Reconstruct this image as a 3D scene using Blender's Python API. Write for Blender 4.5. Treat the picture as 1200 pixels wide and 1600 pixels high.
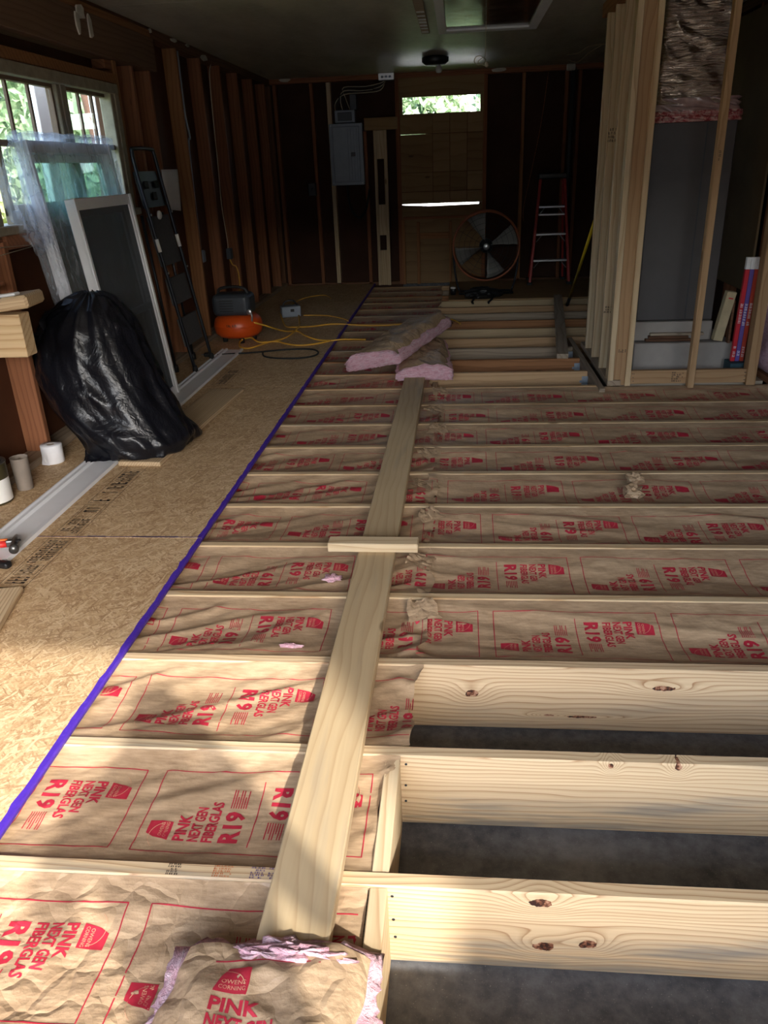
import bpy, bmesh, math, random
import numpy as np
from mathutils import Vector, Matrix

random.seed(7)
for o in list(bpy.data.objects):
    bpy.data.objects.remove(o, do_unlink=True)
SC = bpy.context.scene
COL = SC.collection

# ------------------------------------------------------------------ camera
FPX = 1214.9
YAW, PITCH, ROLL = 0.1038, -0.4191, -0.0405
cam_d = bpy.data.cameras.new('camera')
cam = bpy.data.objects.new('camera', cam_d)
COL.objects.link(cam)
cam_d.sensor_fit = 'VERTICAL'
cam_d.sensor_height = 24.0
cam_d.lens = FPX / 1600.0 * 24.0
cam_d.clip_start = 0.02
cam_d.clip_end = 400
_f = Vector((-math.sin(YAW) * math.cos(PITCH), math.cos(YAW) * math.cos(PITCH), math.sin(PITCH)))
_r = Vector((math.cos(YAW), math.sin(YAW), 0))
_u = _r.cross(_f)
_r2 = math.cos(ROLL) * _r + math.sin(ROLL) * _u
_u2 = -math.sin(ROLL) * _r + math.cos(ROLL) * _u
cam.matrix_world = Matrix(((_r2.x, _u2.x, -_f.x, 0), (_r2.y, _u2.y, -_f.y, 0), (_r2.z, _u2.z, -_f.z, 1.4172), (0, 0, 0, 1)))
SC.camera = cam

# ------------------------------------------------------------------ world, sun, exposure
SUN_DIR = Vector((-0.79, 1.50, -1.0)).normalized()
world = bpy.data.worlds.new('sky')
SC.world = world
world.use_nodes = True
wn = world.node_tree
wn.nodes.clear()
wo = wn.nodes.new('ShaderNodeOutputWorld')
wb = wn.nodes.new('ShaderNodeBackground')
ws = wn.nodes.new('ShaderNodeTexSky')
ws.sky_type = 'NISHITA'
ws.sun_disc = False
ws.sun_elevation = math.radians(30.5)
ws.sun_rotation = math.atan2(-SUN_DIR.x, -SUN_DIR.y)
ws.air_density = 1.0
ws.dust_density = 1.6
ws.ozone_density = 1.0
wb.inputs['Strength'].default_value = 1.0
wh = wn.nodes.new('ShaderNodeHueSaturation')
wh.inputs['Saturation'].default_value = 0.85
wn.links.new(ws.outputs[0], wh.inputs['Color'])
wn.links.new(wh.outputs[0], wb.inputs[0])
wn.links.new(wb.outputs[0], wo.inputs[0])

sun_d = bpy.data.lights.new('sun', 'SUN')
sun_d.energy = 4.6
sun_d.angle = math.radians(1.2)
sun_d.color = (1.0, 0.95, 0.87)
sun = bpy.data.objects.new('sun', sun_d)
COL.objects.link(sun)
sun.location = (6, -10, 8)
sun.rotation_euler = SUN_DIR.to_track_quat('-Z', 'Y').to_euler()

def portal(name, loc, rot, sx, sy):
    d = bpy.data.lights.new(name, 'AREA')
    d.shape = 'RECTANGLE'
    d.size, d.size_y = sx, sy
    d.cycles.is_portal = True
    o = bpy.data.objects.new(name, d)
    COL.objects.link(o)
    o.location = loc
    o.rotation_euler = rot
portal('sky_portal_doorway', (-0.1, -0.78, 0.8), (math.radians(-90), 0, math.radians(180)), 4.2, 2.1)

VS = SC.view_settings
VS.view_transform = 'Standard'
VS.look = 'None'
VS.exposure = 0.72
VS.gamma = 1.0
VS.use_curve_mapping = False
SC.cycles.max_bounces = 10
SC.cycles.diffuse_bounces = 6
SC.cycles.glossy_bounces = 4
SC.cycles.transparent_max_bounces = 24
SC.cycles.sample_clamp_indirect = 6.0
SC.cycles.caustics_reflective = False
SC.cycles.caustics_refractive = False

# ------------------------------------------------------------------ object helpers
def world_of(o):
    m = o.matrix_basis.copy()
    while o.parent:
        o = o.parent
        m = o.matrix_basis @ m
    return m

def tag(o, label=None, cat=None, group=None, kind=None):
    if label: o['label'] = label
    if cat: o['category'] = cat
    if group: o['group'] = group
    if kind: o['kind'] = kind
    return o

def add(name, me, mat=None, parent=None, M=None):
    o = bpy.data.objects.new(name, me)
    COL.objects.link(o)
    M = M if M is not None else Matrix()
    if parent:
        o.parent = parent
        o.matrix_basis = world_of(parent).inverted() @ M
    else:
        o.matrix_basis = M
    if mat is not None and me is not None:
        if len(me.materials) == 0:
            me.materials.append(mat)
        elif me.materials[0] != mat:
            o.material_slots[0].link = 'OBJECT'
            o.material_slots[0].material = mat
    return o

def thing(name, loc, label=None, cat=None, group=None, kind=None, rz=0.0):
    o = bpy.data.objects.new(name, None)
    COL.objects.link(o)
    o.empty_display_size = 0.1
    o.matrix_basis = Matrix.Translation(Vector(loc)) @ Matrix.Rotation(rz, 4, 'Z')
    return tag(o, label, cat, group, kind)

def T(x, y, z):
    return Matrix.Translation(Vector((x, y, z)))

def pydata(name, V, F, smooth=False):
    me = bpy.data.meshes.new(name)
    V = [tuple(map(float, v)) for v in V]
    me.from_pydata(V, [], [tuple(int(i) for i in f) for f in F])
    if smooth:
        me.polygons.foreach_set('use_smooth', [True] * len(me.polygons))
    me.update()
    return me

_bc = {}
def boxmesh(sx, sy, sz, c=0.0, seg=1):
    k = (round(sx, 4), round(sy, 4), round(sz, 4), round(c, 4), seg)
    if k in _bc:
        return _bc[k]
    bm = bmesh.new()
    bmesh.ops.create_cube(bm, size=1.0)
    bmesh.ops.scale(bm, vec=(sx, sy, sz), verts=bm.verts)
    if c > 0:
        bmesh.ops.bevel(bm, geom=list(bm.edges), offset=c, segments=seg, profile=0.5, affect='EDGES')
    me = bpy.data.meshes.new('box')
    bm.to_mesh(me)
    bm.free()
    _bc[k] = me
    return me

def own(me):
    return me.copy()

def box(name, x0, x1, y0, y1, z0, z1, mat, parent=None, c=0.0, seg=1):
    me = boxmesh(x1 - x0, y1 - y0, z1 - z0, c, seg)
    if len(me.materials) and me.materials[0] != mat:
        me = me.copy(); me.materials.clear()
    return add(name, me, mat, parent, T((x0 + x1) / 2, (y0 + y1) / 2, (z0 + z1) / 2))

def lumber(name, p0, p1, w, t, up, mat, parent=None, c=0.0025):
    """board from p0 to p1 (centre line); width w along 'up', thickness t across"""
    p0, p1, up = Vector(p0), Vector(p1), Vector(up)
    X = (p1 - p0)
    L = X.length
    X.normalize()
    Y = (up - X * up.dot(X)).normalized()
    Z = X.cross(Y)
    me = boxmesh(L, w, t, c)
    if len(me.materials) and me.materials[0] != mat:
        me = me.copy(); me.materials.clear()
    C = (p0 + p1) / 2
    M = Matrix(((X.x, Y.x, Z.x, C.x), (X.y, Y.y, Z.y, C.y), (X.z, Y.z, Z.z, C.z), (0, 0, 0, 1)))
    return add(name, me, mat, parent, M)

def smooth_path(P, n=6, closed=False):
    P = [Vector(p) for p in P]
    out = []
    m = len(P)
    rng = range(m if closed else m - 1)
    for i in rng:
        if closed:
            a, b, c, d = P[i - 1], P[i], P[(i + 1) % m], P[(i + 2) % m]
        else:
            a, b, c, d = P[max(i - 1, 0)], P[i], P[i + 1], P[min(i + 2, m - 1)]
        for j in range(n):
            t = j / n
            out.append(0.5 * ((2 * b) + (c - a) * t + (2 * a - 5 * b + 4 * c - d) * t * t + (3 * b - a - 3 * c + d) * t ** 3))
    if not closed:
        out.append(P[-1])
    return out

def tubemesh(P, r, seg=8, closed=False, n=0):
    if n:
        m0 = len(P)
        P = smooth_path(P, n, closed)
        if isinstance(r, (list, tuple)):
            r = [float(v) for v in np.interp(np.linspace(0, m0 - 1, len(P)), range(m0), r)]
    P = [Vector(p) for p in P]
    V, F = [], []
    m = len(P)
    ref = None
    for i, p in enumerate(P):
        if closed:
            d = (P[(i + 1) % m] - P[i - 1]).normalized()
        else:
            d = (P[min(i + 1, m - 1)] - P[max(i - 1, 0)]).normalized()
        if ref is None:
            ref = Vector((0, 0, 1)) if abs(d.z) < 0.9 else Vector((1, 0, 0))
        a = (ref - d * ref.dot(d))
        if a.length < 1e-5:
            a = d.orthogonal()
        a.normalize()
        ref = a
        b = d.cross(a)
        rr = r[i] if isinstance(r, (list, tuple)) else r
        for k in range(seg):
            th = 2 * math.pi * k / seg
            V.append(p + (a * math.cos(th) + b * math.sin(th)) * rr)
    for i in range(m if closed else m - 1):
        for k in range(seg):
            a0 = i * seg + k; a1 = i * seg + (k + 1) % seg
            b0 = ((i + 1) % m) * seg + k; b1 = ((i + 1) % m) * seg + (k + 1) % seg
            F.append((a0, a1, b1, b0))
    if not closed:
        F.append(tuple(range(seg))[::-1])
        F.append(tuple((m - 1) * seg + k for k in range(seg)))
    return pydata('tube', V, F, True)

def tube(name, P, r, mat, parent=None, seg=8, closed=False, n=0):
    return add(name, tubemesh(P, r, seg, closed, n), mat, parent)

def lathemesh(prof, n=24, cap=True):
    V, F = [], []
    m = len(prof)
    for (r, z) in prof:
        for k in range(n):
            a = 2 * math.pi * k / n
            V.append((r * math.cos(a), r * math.sin(a), z))
    for i in range(m - 1):
        for k in range(n):
            F.append((i * n + k, i * n + (k + 1) % n, (i + 1) * n + (k + 1) % n, (i + 1) * n + k))
    if cap:
        F.append(tuple(range(n))[::-1])
        F.append(tuple((m - 1) * n + k for k in range(n)))
    return pydata('lathe', V, F, True)

def flat_edges(o, ang=40):
    me = o.data
    try:
        me.set_sharp_from_angle(angle=math.radians(ang))
    except Exception:
        pass
    return o

# numpy value noise
def _hash(ix, iy, s):
    h = np.sin(ix * 127.1 + iy * 311.7 + s * 74.7) * 43758.5453
    return h - np.floor(h)

def vn(x, y, s=0):
    x = np.asarray(x, float); y = np.asarray(y, float)
    ix = np.floor(x); iy = np.floor(y)
    fx = x - ix; fy = y - iy
    fx = fx * fx * fx * (fx * (fx * 6 - 15) + 10); fy = fy * fy * fy * (fy * (fy * 6 - 15) + 10)
    a = _hash(ix, iy, s); b = _hash(ix + 1, iy, s); c = _hash(ix, iy + 1, s); d = _hash(ix + 1, iy + 1, s)
    return (a * (1 - fx) + b * fx) * (1 - fy) + (c * (1 - fx) + d * fx) * fy

def ridge(x, y, s=0):
    return 1.0 - np.abs(2 * vn(x, y, s) - 1.0)

# ------------------------------------------------------------------ materials
class N:
    def __init__(s, name):
        s.m = bpy.data.materials.new(name)
        s.m.use_nodes = True
        s.t = s.m.node_tree
        s.t.nodes.clear()
        s.out = s.t.nodes.new('ShaderNodeOutputMaterial')
    def n(s, typ, **kw):
        nd = s.t.nodes.new('ShaderNode' + typ)
        for k, v in kw.items():
            if k in ('operation', 'blend_type', 'data_type', 'wave_type', 'bands_direction', 'feature', 'distance', 'noise_dimensions', 'wave_profile', 'voronoi_dimensions'):
                setattr(nd, k, v)
            else:
                nd.inputs[k.replace('_', ' ')].default_value = v
        return nd
    def l(s, a, b):
        s.t.links.new(a, b)
    def math(s, op, a, b=None, c=None, clamp=False):
        nd = s.t.nodes.new('ShaderNodeMath'); nd.operation = op; nd.use_clamp = clamp
        for i, v in enumerate((a, b, c)):
            if v is None: continue
            if isinstance(v, (int, float)): nd.inputs[i].default_value = v
            else: s.l(v, nd.inputs[i])
        return nd.outputs[0]
    def mix(s, fac, a, b, mode='MIX'):
        nd = s.t.nodes.new('ShaderNodeMix'); nd.data_type = 'RGBA'; nd.blend_type = mode
        for sock, v in ((nd.inputs[0], fac), (nd.inputs[6], a), (nd.inputs[7], b)):
            if isinstance(v, (int, float)): sock.default_value = v
            elif isinstance(v, tuple): sock.default_value = (*v[:3], 1)
            else: s.l(v, sock)
        return nd.outputs[2]
    def ramp(s, fac, stops):
        nd = s.t.nodes.new('ShaderNodeValToRGB')
        e = nd.color_ramp.elements
        while len(e) > 1: e.remove(e[-1])
        e[0].position = stops[0][0]; e[0].color = (*stops[0][1], 1)
        for p, c in stops[1:]:
            x = e.new(p); x.color = (*c, 1)
        s.l(fac, nd.inputs[0])
        return nd.outputs[0]
    def coords(s, scale=(1, 1, 1), rnd=True, kind='Object', rot=(0, 0, 0)):
        tc = s.t.nodes.new('ShaderNodeTexCoord')
        v = tc.outputs[kind]
        if rnd:
            oi = s.t.nodes.new('ShaderNodeObjectInfo')
            sc = s.t.nodes.new('ShaderNodeVectorMath'); sc.operation = 'SCALE'
            sc.inputs[0].default_value = (17.3, 9.1, 13.7)
            s.l(oi.outputs['Random'], sc.inputs['Scale'])
            ad = s.t.nodes.new('ShaderNodeVectorMath'); ad.operation = 'ADD'
            s.l(v, ad.inputs[0]); s.l(sc.outputs[0], ad.inputs[1])
            v = ad.outputs[0]
        mp = s.t.nodes.new('ShaderNodeMapping')
        mp.inputs['Scale'].default_value = scale
        mp.inputs['Rotation'].default_value = rot
        s.l(v, mp.inputs['Vector'])
        return mp.outputs[0]
    def noise(s, vec, scale, detail=3, rough=0.55, dist=0.0):
        nd = s.n('TexNoise', Scale=scale, Detail=detail, Roughness=rough, Distortion=dist)
        s.l(vec, nd.inputs['Vector'])
        return nd.outputs[0]
    def bsdf(s, col, rough=0.6, metal=0.0, spec=0.5, bump=None, bstr=0.2, bdist=0.01, **kw):
        p = s.t.nodes.new('ShaderNodeBsdfPrincipled')
        for sock, v in (('Base Color', col), ('Roughness', rough), ('Metallic', metal)):
            if isinstance(v, (int, float)): p.inputs[sock].default_value = v
            elif isinstance(v, tuple): p.inputs[sock].default_value = (*v[:3], 1)
            else: s.l(v, p.inputs[sock])
        p.inputs['Specular IOR Level'].default_value = spec
        for k, v in kw.items():
            p.inputs[k.replace('_', ' ')].default_value = v
        if bump is not None:
            b = s.t.nodes.new('ShaderNodeBump')
            b.inputs['Strength'].default_value = bstr
            b.inputs['Distance'].default_value = bdist
            s.l(bump, b.inputs['Height'])
            s.l(b.outputs[0], p.inputs['Normal'])
        return p.outputs[0]
    def done(s, sh):
        s.l(sh, s.out.inputs['Surface'])
        return s.m

def lin(r, g, b):
    f = lambda c: (c / 255 / 12.92) if c / 255 <= 0.04045 else ((c / 255 + 0.055) / 1.055) ** 2.4
    return (f(r), f(g), f(b))

def plain(name, col, rough=0.5, metal=0.0, spec=0.5, var=0.12, nscale=9.0, bstr=0.0, **kw):
    s = N(name)
    v = s.coords()
    nz = s.noise(v, nscale, 4)
    d = tuple(c * (1 - var) for c in col)
    e = tuple(min(1, c * (1 + var)) for c in col)
    c = s.ramp(nz, [(0.3, d), (0.7, e)])
    return s.done(s.bsdf(c, rough, metal, spec, bump=nz if bstr else None, bstr=bstr, **kw))

def wood(name, light, dark, freq=11.0, rough=0.62, blue=0.0, knots=(), auto_knots=True, tone=0.18, streak=()):
    """lumber: grain runs along local X, rings across local Y"""
    s = N(name)
    v = s.coords(rnd=not knots)
    sep = s.t.nodes.new('ShaderNodeSeparateXYZ'); s.l(v, sep.inputs[0])
    x, y, z = sep.outputs
    def warp(sx, sy, sz, sc, det=2):
        cb = s.t.nodes.new('ShaderNodeCombineXYZ')
        s.l(s.math('MULTIPLY', x, sx), cb.inputs[0]); s.l(s.math('MULTIPLY', y, sy), cb.inputs[1]); s.l(s.math('MULTIPLY', z, sz), cb.inputs[2])
        return s.noise(cb.outputs[0], sc, det)
    big = warp(0.9, 5.0, 3.0, 1.0, 2)
    med = warp(4.0, 16.0, 16.0, 1.0, 2)
    ring = s.math('ADD', s.math('MULTIPLY', y, freq), s.math('MULTIPLY', z, freq * 0.7))
    ring = s.math('ADD', ring, s.math('MULTIPLY', big, 1.6 + freq * 0.085))
    ring = s.math('ADD', ring, s.math('MULTIPLY', med, 0.5))
    kmask = None
    for (kx, ky, ka, kb) in knots:
        dx = s.math('DIVIDE', s.math('SUBTRACT', x, kx), ka)
        dy = s.math('DIVIDE', s.math('SUBTRACT', y, ky), kb)
        d2 = s.math('ADD', s.math('MULTIPLY', dx, dx), s.math('MULTIPLY', dy, dy))
        g = s.math('EXPONENT', s.math('MULTIPLY', d2, -0.16))
        ring = s.math('ADD', ring, s.math('MULTIPLY', g, max(2.6, freq * 0.055)))
        wob = s.math('ADD', d2, s.math('MULTIPLY', s.math('SUBTRACT', warp(30, 30, 30, 2.0, 3), 0.5), 1.6))
        mk = s.math('LESS_THAN', wob, 0.75)
        kmask = mk if kmask is None else s.math('MAXIMUM', kmask, mk)
    saw = s.math('FRACT', ring)
    fine = warp(1.2, 110.0, 110.0, 1.0, 3)
    mid = tuple(0.55 * a + 0.45 * b for a, b in zip(light, dark))
    col = s.ramp(saw, [(0.0, light), (0.45, light), (0.8, mid), (0.93, dark), (1.0, light)])
    col = s.mix(0.22, col, s.ramp(fine, [(0.35, dark), (0.65, light)]))
    pat = warp(0.7, 2.2, 2.2, 1.0, 3)
    col = s.mix(tone, col, s.ramp(pat, [(0.35, tuple(c * 0.72 for c in mid)), (0.65, tuple(min(1, c * 1.1) for c in light))]))
    if blue > 0:
        bl = warp(2.0, 26.0, 26.0, 1.0, 4)
        bl2 = warp(0.9, 3.0, 3.0, 1.3, 2)
        bm_ = s.math('MULTIPLY', s.ramp_f(bl, 0.52, 0.68), s.ramp_f(bl2, 0.45, 0.6))
        col = s.mix(s.math('MULTIPLY', bm_, blue), col, lin(128, 126, 120))
    if auto_knots:
        vo = s.n('TexVoronoi', Scale=1.0)
        cb = s.t.nodes.new('ShaderNodeCombineXYZ')
        s.l(s.math('MULTIPLY', x, 2.1), cb.inputs[0]); s.l(s.math('MULTIPLY', y, 6.0), cb.inputs[1]); s.l(s.math('MULTIPLY', z, 6.0), cb.inputs[2])
        s.l(cb.outputs[0], vo.inputs['Vector'])
        mk = s.ramp_f(vo.outputs['Distance'], 0.085, 0.05)
        col = s.mix(s.math('MULTIPLY', mk, 0.8), col, tuple(c * 0.42 for c in dark))
    if kmask is not None:
        kn = s.ramp(warp(50, 50, 50, 1.5, 4), [(0.40, lin(50, 28, 22)), (0.52, lin(120, 75, 52)), (0.62, lin(170, 130, 105))])
        col = s.mix(kmask, col, kn)
    oi = s.t.nodes.new('ShaderNodeObjectInfo')
    if not knots:
        col = s.mix(1.0, col, s.ramp(oi.outputs['Random'], [(0.0, (0.78, 0.74, 0.70)), (0.5, (0.95, 0.94, 0.92)), (1.0, (1.0, 1.0, 1.0))]), 'MULTIPLY')
    bump = s.math('ADD', s.math('MULTIPLY', fine, 0.5), s.math('MULTIPLY', saw, -0.3))
    return s.done(s.bsdf(col, rough, bump=bump, bstr=0.25, bdist=0.002, spec=0.3))

def _ramp_f(s, v, a, b):
    nd = s.t.nodes.new('ShaderNodeMapRange')
    nd.inputs['From Min'].default_value = a
    nd.inputs['From Max'].default_value = b
    nd.clamp = True
    s.l(v, nd.inputs['Value'])
    return nd.outputs[0]
N.ramp_f = _ramp_f

PINE_L, PINE_D = lin(214, 190, 152), lin(164, 124, 82)
M = {}
M['pine'] = wood('fresh_pine', PINE_L, PINE_D, 26, blue=0.5)
M['pine_pale'] = wood('pale_pine', lin(214, 194, 160), lin(176, 144, 106), 26)
M['joist0'] = wood('knotty_pine_front', lin(214, 190, 152), lin(146, 104, 66), 80, blue=0.75, auto_knots=False, knots=((0.277, 0.0885, .026, .014), (0.289, -0.044, .026, .016), (0.383, -0.030, .022, .014)))
M['joist1'] = wood('knotty_pine_second', lin(214, 192, 156), lin(150, 110, 72), 75, blue=0.75, auto_knots=False, knots=((0.493, 0.1055, .008, .010), (0.660, 0.1085, .010, .012)))
M['joist2'] = wood('knotty_pine_third', lin(212, 188, 152), lin(142, 100, 64), 70, blue=0.3, auto_knots=False, knots=((0.144, 0.0155, .024, .015), (0.723, 0.0495, .040, .010), (0.489, -0.0655, .055, .005), (0.386, -0.062, .02, .004)))
M['plank'] = wood('worn_plank', lin(198, 176, 140), lin(166, 136, 98), 40, blue=0.3, tone=0.5)
M['deck'] = wood('deck_board', lin(212, 190, 156), lin(140, 106, 74), 70, auto_knots=False)
M['orange'] = wood('amber_stud', lin(196, 162, 122), lin(160, 122, 84), 22)
M['stud_old'] = wood('aged_red_stud', lin(150, 100, 70), lin(108, 66, 44), 30, rough=0.75)
M['stud_dark'] = wood('dark_aged_stud', lin(118, 84, 62), lin(84, 56, 40), 30, rough=0.8)
M['old_tan'] = wood('aged_tan_wood', lin(160, 112, 74), lin(118, 76, 46), 26, rough=0.75)
M['ply'] = wood('plywood_face', lin(160, 130, 92), lin(132, 102, 70), 12, rough=0.7, tone=0.35)
M['grey_wood'] = wood('greyed_wood', lin(176, 160, 140), lin(130, 112, 94), 28, rough=0.8)

# OSB: layers of stretched flakes at many angles
def osb():
    s = N('oriented_strand_board')
    tc = s.t.nodes.new('ShaderNodeTexCoord')
    col = None
    hs = None
    base = [(0.0, lin(146, 110, 76)), (0.35, lin(182, 148, 108)), (0.65, lin(204, 174, 134)), (1.0, lin(226, 202, 166))]
    wv = s.noise(tc.outputs['Object'], 9.0, 2)
    wv2 = s.t.nodes.new('ShaderNodeVectorMath'); wv2.operation = 'SCALE'; wv2.inputs['Scale'].default_value = 0.02
    nn = s.t.nodes.new('ShaderNodeTexNoise'); nn.inputs['Scale'].default_value = 14.0
    s.l(tc.outputs['Object'], nn.inputs['Vector']); s.l(nn.outputs['Color'], wv2.inputs[0])
    va = s.t.nodes.new('ShaderNodeVectorMath'); va.operation = 'ADD'
    s.l(tc.outputs['Object'], va.inputs[0]); s.l(wv2.outputs[0], va.inputs[1])
    for i, (ang, sc) in enumerate(((0.3, 1.0), (1.25, 1.3), (-0.75, 1.1), (2.1, 1.5), (0.75, 1.8), (-0.25, 1.4), (1.75, 1.2))):
        mr = s.t.nodes.new('ShaderNodeMapping'); mr.inputs['Rotation'].default_value = (0, 0, ang)
        s.l(va.outputs[0], mr.inputs[0])
        mp = s.t.nodes.new('ShaderNodeMapping')
        mp.inputs['Scale'].default_value = (15 * sc, 105 * sc, 1.0)
        mp.inputs['Location'].default_value = (i * 3.7, i * 5.1, i)
        s.l(mr.outputs[0], mp.inputs[0])
        vo = s.n('TexVoronoi', Scale=1.0); s.l(mp.outputs[0], vo.inputs['Vector'])
        sp = s.t.nodes.new('ShaderNodeSeparateColor'); s.l(vo.outputs['Color'], sp.inputs[0])
        c = s.ramp(sp.outputs[0], base)
        if col is None:
            col, hs = c, sp.outputs[1]
        else:
            msk = s.math('GREATER_THAN', sp.outputs[2], 1.0 - 1.0 / (i + 1))
            col = s.mix(msk, col, c)
            mh = s.t.nodes.new('ShaderNodeMix'); s.l(msk, mh.inputs[0]); s.l(hs, mh.inputs[2]); s.l(sp.outputs[1], mh.inputs[3]); hs = mh.outputs[0]
    big = s.noise(tc.outputs['Object'], 2.0, 3)
    col = s.mix(0.25, col, s.ramp(big, [(0.35, lin(160, 124, 84)), (0.65, lin(214, 186, 146))]))
    fn = s.noise(tc.outputs['Object'], 160.0, 2)
    col = s.mix(0.18, col, s.ramp(fn, [(0.35, lin(112, 82, 54)), (0.65, lin(230, 206, 168))]))
    return s.done(s.bsdf(col, 0.6, bump=hs, bstr=0.35, bdist=0.002, spec=0.35))
M['osb'] = osb()

def kraft(name, cw, bstr):
    s = N(name)
    v = s.coords(rnd=True)
    mp = s.t.nodes.new('ShaderNodeMapping'); mp.inputs['Scale'].default_value = (9, 60, 60); s.l(v, mp.inputs[0])
    fib = s.noise(mp.outputs[0], 2.0, 4)
    big = s.noise(v, 5.0, 4)
    col = s.ramp(fib, [(0.3, lin(142, 116, 90)), (0.5, lin(168, 141, 111)), (0.72, lin(190, 163, 132))])
    col = s.mix(0.35, col, s.ramp(big, [(0.35, lin(144, 119, 92)), (0.65, lin(192, 167, 136))]))
    cr1 = s.n('TexVoronoi', Scale=13.0, feature='DISTANCE_TO_EDGE'); 
    wv = s.noise(v, 8.0, 3)
    av = s.t.nodes.new('ShaderNodeVectorMath'); av.operation = 'ADD'
    sv = s.t.nodes.new('ShaderNodeVectorMath'); sv.operation = 'SCALE'; sv.inputs['Scale'].default_value = 0.10
    nn = s.t.nodes.new('ShaderNodeTexNoise'); nn.inputs['Scale'].default_value = 7.0; nn.inputs['Detail'].default_value = 3.0
    s.l(v, nn.inputs['Vector']); s.l(nn.outputs['Color'], sv.inputs[0]); s.l(v, av.inputs[0]); s.l(sv.outputs[0], av.inputs[1]); s.l(av.outputs[0], cr1.inputs['Vector'])
    crease = s.ramp_f(cr1.outputs['Distance'], 0.0, 0.18)
    h = s.math('ADD', s.math('MULTIPLY', crease, cw), s.math('MULTIPLY', s.noise(v, 24.0, 4), 0.9))
    h = s.math('ADD', h, s.math('MULTIPLY', fib, 0.12))
    return s.done(s.bsdf(col, 0.48, bump=h, bstr=bstr, bdist=0.008, spec=0.45))
M['kraft'] = kraft('crumpled_kraft_paper', 0.45, 0.7)
M['kraft_s'] = kraft('smooth_kraft_paper', 0.12, 0.38)
def ink(name, c):
    s = N(name)
    v = s.coords()
    nz = s.noise(v, 60.0, 4)
    col = s.ramp(nz, [(0.25, tuple(x * 0.8 for x in c)), (0.6, c), (0.85, tuple(min(1, x * 1.2 + 0.03) for x in c))])
    return s.done(s.bsdf(col, 0.5, spec=0.35))
M['ink'] = ink('crimson_ink', lin(174, 42, 60))
M['ink_tan'] = ink('unprinted_paper', lin(196, 150, 120))
M['ink_black'] = ink('black_stamp_ink', lin(66, 54, 46))
M['ink_orange'] = ink('orange_stamp_ink', lin(196, 116, 70))
M['ink_violet'] = ink('violet_stamp_ink', lin(104, 88, 130))
M['purple'] = ink('purple_edge_paint', lin(74, 44, 168))

def pink():
    s = N('pink_fiberglass')
    v = s.coords()
    mp = s.t.nodes.new('ShaderNodeMapping'); mp.inputs['Scale'].default_value = (14, 14, 60); s.l(v, mp.inputs[0])
    a = s.noise(mp.outputs[0], 1.6, 6, 0.65, 0.6)
    b = s.noise(v, 120.0, 5, 0.7)
    col = s.ramp(a, [(0.3, lin(212, 142, 158)), (0.5, lin(238, 186, 198)), (0.7, lin(248, 222, 228))])
    h = s.math('ADD', a, s.math('MULTIPLY', b, 0.5))
    return s.done(s.bsdf(col, 0.95, bump=h, bstr=0.9, bdist=0.02, spec=0.05, Sheen_Weight=0.3))
M['pink'] = pink()

def concrete():
    s = N('stained_concrete')
    v = s.coords(rnd=False)
    a = s.noise(v, 2.2, 6, 0.6)
    b = s.noise(v, 26.0, 5, 0.65)
    c = s.noise(v, 210.0, 2)
    col = s.ramp(a, [(0.3, lin(62, 64, 70)), (0.5, lin(86, 88, 94)), (0.7, lin(116, 118, 122))])
    col = s.mix(0.35, col, s.ramp(b, [(0.35, lin(56, 58, 62)), (0.65, lin(124, 126, 130))]))
    col = s.mix(s.math('MULTIPLY', s.ramp_f(c, 0.66, 0.74), 0.55), col, lin(160, 158, 156))
    return s.done(s.bsdf(col, 0.8, bump=b, bstr=0.25, bdist=0.004, spec=0.3))
M['slab'] = concrete()

def ceiling_mat():
    s = N('painted_ceiling')
    v = s.coords(rnd=False)
    mp = s.t.nodes.new('ShaderNodeMapping'); mp.inputs['Scale'].default_value = (1.0, 0.35, 1); s.l(v, mp.inputs[0])
    a = s.noise(mp.outputs[0], 2.4, 5, 0.6)
    b = s.noise(v, 30.0, 3)
    col = s.ramp(a, [(0.3, lin(150, 146, 132)), (0.6, lin(186, 182, 166))])
    rg = s.ramp(b, [(0.3, (0.34,) * 3), (0.7, (0.5,) * 3)])
    return s.done(s.bsdf(col, rg, bump=s.math('ADD', a, s.math('MULTIPLY', b, 0.2)), bstr=0.12, bdist=0.01, spec=0.5))
M['ceil'] = ceiling_mat()
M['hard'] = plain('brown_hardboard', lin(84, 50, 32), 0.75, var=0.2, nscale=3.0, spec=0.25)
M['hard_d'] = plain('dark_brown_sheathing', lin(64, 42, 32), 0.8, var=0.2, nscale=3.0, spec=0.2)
M['tan_wall'] = plain('tan_board', lin(122, 104, 78), 0.8, var=0.12, nscale=3.0, spec=0.2)
M['vinyl'] = plain('white_vinyl', lin(226, 228, 232), 0.38, var=0.03)
M['painted_trim'] = plain('aged_cream_paint', lin(146, 136, 116), 0.6, var=0.18, nscale=20)
M['brown_trim'] = plain('brown_muntin_paint', lin(112, 86, 66), 0.6, var=0.15, nscale=20)
M['white_paint'] = plain('white_exterior_paint', lin(232, 234, 236), 0.6, var=0.04)
M['plaster'] = plain('plaster_scrap', lin(196, 190, 176), 0.9, var=0.15, nscale=25, bstr=0.3)
M['black_metal'] = plain('dark_coated_steel', lin(44, 48, 54), 0.35, metal=0.6, var=0.15)
M['black_plastic'] = plain('black_plastic', lin(26, 26, 28), 0.45, var=0.2)
M['rubber'] = plain('black_rubber', lin(20, 20, 20), 0.7, var=0.2)
M['grey_mat'] = plain('grey_tread', lin(70, 70, 72), 0.8, var=0.15, nscale=60)
M['orange_paint'] = plain('orange_enamel', lin(214, 84, 28), 0.35, var=0.08)
M['yellow'] = plain('yellow_hose_rubber', lin(214, 164, 60), 0.5, var=0.12)
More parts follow.
